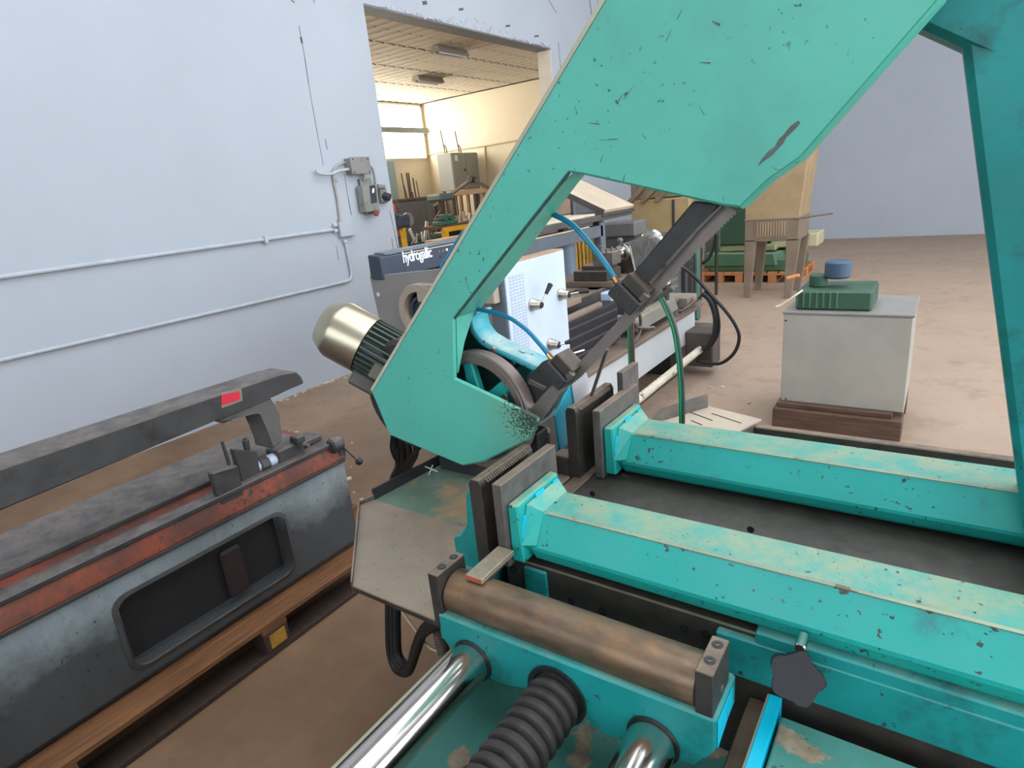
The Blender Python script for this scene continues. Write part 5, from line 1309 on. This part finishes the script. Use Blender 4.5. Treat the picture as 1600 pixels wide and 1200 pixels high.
# pale cabinet and teal column between lathe and green machine
t = thing('pale_cabinet', 'pale panelled cabinet standing left of the green machine', 'cabinet', (-3.2, 9.6, 0))
cbn = MB().box((-3.40, 9.3, 0.02), (-2.95, 9.8, 0.95), .008).build('body', plain('pale_panel', (178, 172, 160), 0.6, 0.06), t)
for k in range(3): MB().box((-3.385 + k * .148, 9.29, .06), (-3.255 + k * .148, 9.302, .76), .003).build('panel', plain('pale_panel_b', (186, 180, 168), 0.6, 0.05), cbn)
MB().box((-3.41, 9.285, .79), (-2.94, 9.302, .83)).build('wood_rail', plain('brown_rail_b', (140, 96, 72), 0.6, 0.1), cbn)
t = thing('cable_hook', 'black cable hanging in a loop from a hook before the pale cabinet', 'cable', (-2.5, 7.95, 0))
CC = lambda x_, y_: ax(x_, y_, 'Y', 7.95)
MB().tube([CC(1119, 363), CC(1115, 385), CC(1108, 402), CC(1098, 411), CC(1092, 410)], .022).build('thick_loop', m_rub, t)
MB().tube([CC(1096, 380), CC(1095, 405), CC(1086, 421), CC(1075, 428)], .012).build('thin_loop', m_rub, t)
MB().box(CC(1119, 366) - V((.05, .02, .01)), CC(1119, 360) + V((.03, .02, .02))).build('hook', m_steel, t)
MB().cyl((CC(1119, 366).x, 7.97, 0), (CC(1119, 366).x, 7.97, CC(1119, 366).z), .02).build('stand', m_darks, t)
t = thing('teal_column', 'narrow teal machine column behind the far end of the lathe bed', 'machine', (-2.72, 6.6, 0))
a_, c_ = ax(1083, 425, 'Y', 6.5), ax(1096, 380, 'Y', 6.5)
MB().box((a_.x - .0, 6.5, 0), (c_.x - .03, 6.58, c_.z + .06), .02).build('column', plain('muted_teal', (66, 96, 84), 0.5, 0.1), t)
MB().box((a_.x - .35, 6.45, 0), (a_.x - .05, 6.9, c_.z - .25), .02).build('dark_body', m_black, t)

# grey steel cabinet on timbers with a green motor unit on top, right
CY = 3.82
t = thing('steel_cabinet', 'light grey sheet-steel cabinet standing on dark timbers at right', 'cabinet', (-.4, CY + .3, .16))
bd_ = MB().box((-.745, CY, .155), (-.10, CY + .55, .70), .004).build('body', paint('light_grey_sheet', (164, 160, 148), 0.45, 0.05), t)
MB().box((-.752, CY - .006, .70), (-.093, CY + .556, .715), .003).build('top_flange', m_grey, bd_)
for q in [(1228, 501), (1228, 623)]:
    e = ax(*q, 'Y', CY); MB().cyl(e - V((0, .002, 0)), e, .006, seg=8).build('screw', m_black, bd_)
t = thing('timber', 'upper dark timber under the grey steel cabinet', 'timber', (-.45, CY, .10))
MB().box((-.76, CY - .04, .125), (-.15, CY + .10, .155), .004).build('beam', m_blockw, t)
t = thing('timber', 'lower thick dark timber under the grey steel cabinet', 'timber', (-.45, CY, 0))
MB().box((-.775, CY - .07, .0), (-.1, CY + .12, .125), .005).build('beam', m_blockw, t)
t = thing('timber', 'rear dark timber under the back of the grey steel cabinet', 'timber', (-.45, CY + .45, 0))
MB().box((-.74, CY + .40, .0), (-.1, CY + .52, .155), .005).build('beam', m_blockw, t)
t = thing('green_pump', 'green ribbed pump unit on top of the grey steel cabinet', 'pump', (-.5, CY + .2, .715))
pb = MB().box((-.695, CY + .05, .715), (-.30, CY + .40, .83), .012).build('body', m_greend, t)
for k in range(7): MB().box((-.69 + k * .035, CY + .042, .73), (-.68 + k * .035, CY + .05, .82)).build('fin', m_green, pb)
MB().cyl((-.60, CY + .2, .83), (-.60, CY + .2, .90), .05, bev=.006).build('cap', m_greend, pb)
MB().cyl((-.50, CY + .2, .88), (-.50, CY + .2, .98), .07, bev=.01).build('blue_drum', plain('blue_grey_drum', (60, 84, 104), 0.5, 0.1), pb)
MB().tube([V((-.66, CY + .06, .83)), V((-.70, CY + .02, .80)), V((-.76, CY, .755)), V((-.79, CY - .02, .745))], .006).build('pale_wire', m_cream, pb)
MB().tube([ax(1249, 430, 'Y', CY), ax(1238, 433, 'Y', CY), ax(1230, 435, 'Y', CY)], .010).build('orange_lead', plain('orange_lead', (226, 140, 84), 0.5, 0.1), pb)

# ================================================================== inside the side room
def inn(px, py, x): return ax(px, py, 'X', x)
t = thing('wall_cabinet', 'grey two-door steel cabinet raised high on legs against the cream wall', 'cabinet', (-7.8, 9.7, 0))
CX1, CX0, CY0, CY1 = -7.64, -7.98, 9.30, 10.10
zb_, zt2 = inn(750, 294, CX1).z, inn(745, 238, CX1).z
w_ = MB().box((CX0, CY0, zb_), (CX1, CY1, zt2), .006).build('body', paint('steel_grey_shell', (148, 152, 148), 0.5, 0.04), t)
ym = (CY0 + CY1) / 2
MB().box((CX1, CY0 + .012, zb_ + .01), (CX1 + .016, ym - .004, zt2 - .01), .004).build('door', paint('steel_grey_door', (150, 150, 144), 0.5, 0.04), w_)
MB().box((CX1, ym + .004, zb_ + .01), (CX1 + .016, CY1 - .012, zt2 - .01), .004).build('door', paint('steel_grey_door_b', (146, 146, 140), 0.5, 0.04), w_)
e = inn(713, 247, CX1 + .017); MB().box(e - V((.001, .05, .05)), e + V((.001, .04, .05)), .0005).build('paper_label', m_ltext, w_)
e = inn(726, 265, CX1 + .016); MB().cyl(e, e + V((.02, 0, 0)), .02).build('handle', m_darks, w_)
for x_ in (CX0 + .02, CX1 - .06):
    for y_ in (CY0 + .03, CY1 - .07): MB().box((x_, y_, 0), (x_ + .04, y_ + .04, zb_)).build('leg', m_tanleg, t)
for y0 in (CY0 + .10, CY1 - .28):
    MB().tube([V((-7.8, y0, zt2)), V((-7.8, y0 - .02, zt2 + .10)), V((-7.8, y0 - .06, zt2 + .15))], .012).build('cable_bend', m_tanleg, w_)
    MB().cyl((-7.8, y0 - .06, zt2), (-7.8, y0 - .12, zt2 + .40), .010, seg=8).build('rod', m_darks, w_)
# pipes on the cream wall
WY = IY - 0.015
def ipipe(pts, r, label):
    t = thing('wall_pipe', label, 'pipe', fy(*pts[0], WY), 'pipes on the cream wall')
    MB().tube([fy(*q, WY) for q in pts], r, 8, False).build('pipe', plain('cream_pipe', (196, 180, 150), 0.6, 0.05), t)
ipipe([(668, 243), (676, 240), (720, 233), (757, 228), (815, 218), (840, 214)], .016, 'thin cream pipe running level along the cream wall')
ipipe([(757, 228), (759, 250), (762, 290), (765, 330)], .016, 'thin cream pipe dropping down the cream wall beside the cabinet')
# fluorescent fittings and their sooty surroundings
for lab, q in (('nearer of the two dusty fluorescent ceiling lights', (703, 80)), ('farther of the two dusty fluorescent ceiling lights', (669, 124))):
    e = ax(*q, 'Z', 3.33)
    t = thing('fluorescent_light', lab + ' in the side room', 'ceiling light', (e.x, e.y, IZ), 'side room ceiling lights')
    MB().hexa([(e.x - .09, e.y - .30, 3.29), (e.x + .09, e.y - .30, 3.29), (e.x + .09, e.y + .30, 3.29), (e.x - .09, e.y + .30, 3.29), (e.x - .05, e.y - .30, 3.365), (e.x + .05, e.y - .30, 3.365), (e.x + .05, e.y + .30, 3.365), (e.x - .05, e.y + .30, 3.365)], .004).build('housing', paint('dusty_fitting', (150, 142, 130), 0.6, 0.06), t)
    for s_ in (-.045, .045): MB().cyl((e.x + s_, e.y - .27, 3.282), (e.x + s_, e.y + .27, 3.282), .012, seg=10).build('tube', plain('unlit_tube', (205, 205, 200), 0.3, 0.03), t)
# dark cabinet with steel rods standing on and behind it
DX = -8.55
t = thing('dark_cabinet', 'dark grey two-door workshop cabinet below the bright window', 'cabinet', (DX - .2, 9.2, 0))
a_, c_ = inn(622, 313, DX), inn(690, 307, DX)
w_ = MB().box((DX - .40, a_.y, 0.02), (DX, 10.12, 1.54), .008).build('body', plain('charcoal_cabinet', (104, 104, 110), 0.6, 0.06), t)
ym = (a_.y + 10.12) / 2
MB().box((DX, a_.y + .02, .05), (DX + .015, ym - .005, 1.50), .004).build('door', plain('charcoal_door', (112, 112, 118), 0.6, 0.05), w_)
MB().box((DX, ym + .005, .05), (DX + .015, 10.1, 1.50), .004).build('door', plain('charcoal_door_b', (108, 108, 114), 0.6, 0.05), w_)
MB().box((DX - .41, a_.y - .02, 1.54), (DX + .02, 10.13, 1.585), .004).build('top_board', plain('brown_board', (100, 90, 80), 0.7, 0.1), w_)
MB().box((DX - .3, a_.y - .05, .9), (DX - .05, a_.y - .01, 1.5), .003).build('orange_edge', plain('orange_edge', (180, 110, 80), 0.6, 0.1), w_)
for i, (x0, y0, x1, y1, r) in enumerate([(627, 271, 634, 309, .012), (631, 290, 636, 310, .012), (635, 270, 641, 309, .016), (638, 270, 643, 308, .016), (645, 278, 650, 308, .014), (650, 282, 655, 307, .010), (644, 300, 646, 309, .012)]):
    XX = DX - .12 - .06 * (i % 2)
    a_, c_ = inn(x1, y1, XX), inn(x0, y0, XX); a_.z = 1.585
    t = thing('steel_rod', '%s upright steel rod standing on the dark cabinet' % ['leftmost', 'short second', 'tall third', 'tall fourth', 'middle-height fifth', 'thin rightmost', 'stubby low'][i], 'rod', a_, 'steel rods on the dark cabinet')
    MB().cyl(a_, c_, r, seg=8).build('bar', plain('rusty_rod', (92, 76, 66), 0.6, 0.15), t)
# grinder on a yellow pedestal
GXI = -6.6
t = thing('bench_grinder', 'dark grinder head on a yellow pedestal just inside the opening', 'grinder', (GXI, 6.62, 0))
e = inn(629, 345, GXI)
gr_ = MB().cyl(e + V((-.06, -.12, 0)), e + V((.02, -.12, 0)), .13, bev=.03).build('wheel_guard', plain('dark_grey_grinder', (74, 80, 84), 0.5, 0.12), t)
MB().box(e + V((-.08, -.14, -.10)), e + V((.06, .12, .08)), .03).build('motor', m_navy, t)
MB().cyl(e + V((-.04, .12, 0)), e + V((.03, .12, 0)), .11, bev=.02).build('wheel_guard', plain('lighter_guard', (110, 112, 110), 0.5, 0.1), t)
q0 = inn(627, 384, GXI); MB().box((GXI - .05, e.y - .04, 0), (GXI + .03, e.y + .01, e.z - .08), .006).build('pedestal', m_yel, t)
# yellow workbench with green vice, drill head and scrap
BXI = -6.3
t = thing('workbench', 'yellow steel workbench frame inside the side room', 'workbench', (BXI - .2, 7.9, 0))
a_, c_ = inn(690, 354, BXI), inn(760, 340, BXI)
zt3 = a_.z
MB().box((BXI - .38, a_.y, zt3 - .04), (BXI, a_.y + 1.2, zt3 + .01), .004).build('bench_top', m_blockw, t)
MB().box((BXI, a_.y, zt3 - .09), (BXI + .04, a_.y + 1.2, zt3 - .02), .004).build('yellow_rail', m_yel, t)
for y_ in (a_.y + .02, a_.y + .48, a_.y + 1.1): MB().box((BXI - .04, y_, 0), (BXI + .045, y_ + .08, zt3 - .02), .004).build('yellow_leg', m_yel, t)
MB().box((BXI - .36, a_.y + .1, .15), (BXI - .06, a_.y + 1.1, .75), .01).build('under_box', plain('blue_grey_box', (66, 80, 84), 0.6, 0.12), t)
t = thing('bench_vice', 'green bench vice on the yellow workbench', 'vice', (BXI - .15, a_.y + .35, zt3 + .01))
e = V((BXI - .12, inn(703, 346, BXI).y, zt3 + .01))
MB().box(e + V((-.1, -.18, 0)), e + V((.1, .22, .06)), .01).build('vice_base', plain('vice_green', (44, 92, 74), 0.5, 0.1), t)
MB().box(e + V((-.08, -.05, .06)), e + V((.08, .02, .16)), .01).build('fixed_jaw', plain('vice_green_b', (50, 84, 72), 0.5, 0.1), t)
MB().box(e + V((-.08, .10, .06)), e + V((.08, .17, .15)), .01).build('moving_jaw', plain('vice_green_c', (50, 84, 72), 0.5, 0.1), t)
MB().cyl(e + V((0, -.2, .09)), e + V((0, .3, .09)), .018).build('screw', m_steel, t)
DR = -6.9
t = thing('bench_drill', 'blue-green pillar drill standing behind the bench vice', 'drill', (DR, 8.1, 0))
e = inn(692, 308, DR)
MB().cyl((DR - .1, e.y + .06, 0), (DR - .1, e.y + .06, e.z), .05).build('column', m_darks, t)
MB().box(e + V((-.2, -.20, -.06)), e + V((.12, .16, .06)), .03).build('drill_head', plain('drill_blue_green', (88, 100, 102), 0.5, 0.1), t)
MB().cyl(e + V((.06, -.12, -.30)), e + V((.06, -.12, -.06)), .03).build('spindle', m_darks, t)
MB().box(e + V((-.15, -.25, -.62)), e + V((.15, .2, -.55)), .01).build('drill_table', plain('table_green', (54, 78, 70), 0.5, 0.1), t)
MB().box((DR - .22, e.y - .2, 0), (DR + .18, e.y + .25, .12), .01).build('foot', m_darks, t)
MB().tube([e + V((.1, -.2, -.2)), e + V((.12, -.42, -.35)), e + V((.12, -.5, -.55))], .012).build('feed_handle', m_darks, t)
# slatted wooden rack against the wall
RY = 9.3
t = thing('slatted_rack', 'brown slatted rack of upright bars holding offcuts below the grey cabinet', 'rack', (-7.3, RY, 0))
z1r, z2r = 1.60, 1.13
xa, xb = fy(704, 303, RY).x, fy(775, 294, RY).x
m_rack = plain('rack_brown', (136, 112, 82), 0.7, 0.12)
MB().box((xa, RY, z1r - .06), (xb + .2, RY + .08, z1r + .03), .005).build('top_rail', m_rack, t)
MB().box((xa, RY, z2r - .03), (xb + .2, RY + .08, z2r + .04), .005).build('low_rail', m_rack, t)
n_ = 8
for k in range(n_):
    x_ = xa + (xb + .15 - xa) * k / (n_ - 1); MB().box((x_, RY + .01, 0), (x_ + .06, RY + .06, z1r + (.12 if k in (4,) else 0)), .004).build('slat', m_rack if k % 3 else m_darks, t)
e0, e1 = fy(706, 352, RY - .25), fy(765, 342, RY - .25)
# offcuts: small lengths of pale stock heaped before the rack
for i in range(16):
    q = (709 + (i % 8) * 7.2 + rnd.uniform(-1, 1), 334 + (i // 8) * 9 + rnd.uniform(-1, 1))
    e = fy(*q, RY - .25 - .2 * (i // 8)); an = rnd.uniform(-.9, .9); d = V((math.cos(an) * .35, rnd.uniform(-.4, .4), math.sin(an))) * rnd.uniform(.05, .10)
    q0 = V((e.x, e.y, e0.z)); q1 = e + d; q1.z = max(q1.z, e0.z + .08); e = q0
    o = MB().bar(q0, q1, rnd.uniform(.03, .045), .03, (0, 1, 0), .003).build('metal_offcut', plain('offcut_%d' % (i % 3), [(206, 198, 190), (186, 168, 142), (160, 158, 156)][i % 3], 0.5, 0.1), None, tuple(e))
    tag(o, 'short metal offcut, %s from the left in the %s row before the slatted rack' % (['first', 'second', 'third', 'fourth', 'fifth', 'sixth', 'seventh', 'eighth'][i % 8], ['rear', 'front'][i // 8]), 'offcut', 'offcuts before the slatted rack')
t = thing('offcut_shelf', 'low dark shelf carrying the heap of pale metal offcuts', 'shelf', (-7.0, RY - .25, 0))
e0, e1 = fy(706, 352, RY - .25), fy(765, 342, RY - .25)
MB().box((e0.x, RY - .5, e0.z - .08), (e1.x + .15, RY - .02, e0.z), .005).build('shelf_board', m_blockw, t)
for x_ in (e0.x, e1.x + .08):
    MB().box((x_, RY - .45, 0), (x_ + .06, RY - .1, e0.z - .08), .004).build('shelf_leg', m_darks, t)
# white profile lengths standing in a bin, left of the bench
BX2 = -7.46
e = inn(655, 378, BX2)
t = thing('scrap_bin', 'dark open scrap bin full of profile lengths by the dark cabinet', 'bin', (BX2, e.y, 0))
b = MB(); bz_ = e.z + .02
for (lo, hi) in (((-.3, -.55), (-.28, .5)), ((.28, -.55), (.30, .5)), ((-.3, -.55), (.3, -.53)), ((-.3, .48), (.3, .5))):
    MB().box((BX2 + lo[0], e.y + lo[1], 0.0), (BX2 + hi[0], e.y + hi[1], bz_)).build('side', plain('bin_teal', (54, 84, 84), 0.6, 0.1), t)
MB().box((BX2 - .28, e.y - .53, 0), (BX2 + .28, e.y + .48, .05)).build('bottom', m_darks, t)
for i, (x0, y0, x1, y1, w, c) in enumerate([(648, 375, 640, 358, .06, 0), (664, 374, 667, 346, .065, 0), (661, 376, 659, 362, .045, 0), (671, 374, 668, 353, .02, 1), (645, 379, 655, 366, .02, 2), (634, 378, 636, 366, .03, 2), (652, 379, 651, 364, .02, 1), (686, 366, 674, 354, .03, 3)]):
    a_, c_ = inn(x0, y0, BX2 - .22 + .055 * i), inn(x1, y1, BX2 - .22 + .055 * i); a_ = a_ - (c_ - a_).normalized() * .12
    o = MB().bar(a_, c_, w, .02, (1, 0, 0), .002).build('profile_length', plain('profile_%d' % c, [(226, 226, 220), (150, 150, 148), (120, 112, 100), (176, 150, 120)][c], 0.5, 0.06), None, tuple(a_))
    tag(o, ['white flat profile leaning left in the scrap bin', 'tallest white profile standing in the scrap bin', 'short white profile beside the tallest one in the scrap bin', 'thin grey bar right of the tallest profile in the scrap bin', 'thin brown bar leaning right in the scrap bin', 'leftmost brown strip in the scrap bin', 'thin grey bar between the leaning profiles in the scrap bin', 'tan bar leaning out at the right of the scrap bin'][i], 'profile', 'profiles in the scrap bin')
# boards on a trestle in front of the bench, brown sack
t = thing('plank', 'pale brown plank lying level above the dark lathe cover inside the side room', 'plank', inn(715, 378, -5.9))
e0, e1 = inn(684, 380, -5.9), inn(760, 366, -5.9)
MB().hexa([e0 + V((-.25, 0, 0)), e0 + V((0, 0, 0)), V((e1.x, e1.y, e0.z)), V((e1.x - .25, e1.y, e0.z)), e0 + V((-.25, 0, .04)), e0 + V((0, 0, .04)), V((e1.x, e1.y, e0.z + .04)), V((e1.x - .25, e1.y, e0.z + .04))], .004).build('board', plain('pale_brown_plank', (196, 160, 126), 0.7, 0.1), t)
t = thing('trestle', 'dark trestle carrying the pale brown plank in the side room', 'trestle', (e0.x - .1, (e0.y + e1.y) / 2, 0))
for y_ in (e0.y + .15, e1.y - .25):
    MB().bar(V((e0.x - .3, y_, 0)), V((e0.x - .15, y_, e0.z - .03)), .05, .05).build('leg', m_darks, t); MB().bar(V((e0.x + .1, y_, 0)), V((e0.x - .09, y_, e0.z - .03)), .05, .05).build('leg', m_darks, t)
e = inn(683, 375, -6.0)
# hoist: two sloping arms meeting in a hub
HXJ = 8.68
t = thing('shop_hoist', 'brown A-shaped hoist frame with a dark hub in the side room', 'hoist', (-6.5, HXJ, 0))
hub, lf, rt = fy(737, 280, HXJ), fy(704, 304, HXJ), fy(775, 300, HXJ)
MB().cyl(hub - V((0, .06, 0)), hub + V((0, .06, 0)), .06, bev=.01).build('hub', m_black, t)
MB().bar(hub, lf + (lf - hub) * .8, .045, .05, (0, 1, 0), .004).build('arm', plain('hoist_brown', (108, 96, 82), 0.6, 0.1), t)
MB().bar(hub, rt, .045, .045, (0, 1, 0), .004).build('arm', m_darks, t)
pl_ = lf + (lf - hub) * .8
MB().bar(V((pl_.x, HXJ, 0)), V((pl_.x, HXJ, pl_.z + .02)), .06, .06, (0, 1, 0), .004).build('post', m_darks, t)
MB().bar(V((rt.x, HXJ, 0)), V((rt.x, HXJ, rt.z + .02)), .06, .06, (0, 1, 0), .004).build('post', m_darks, t)
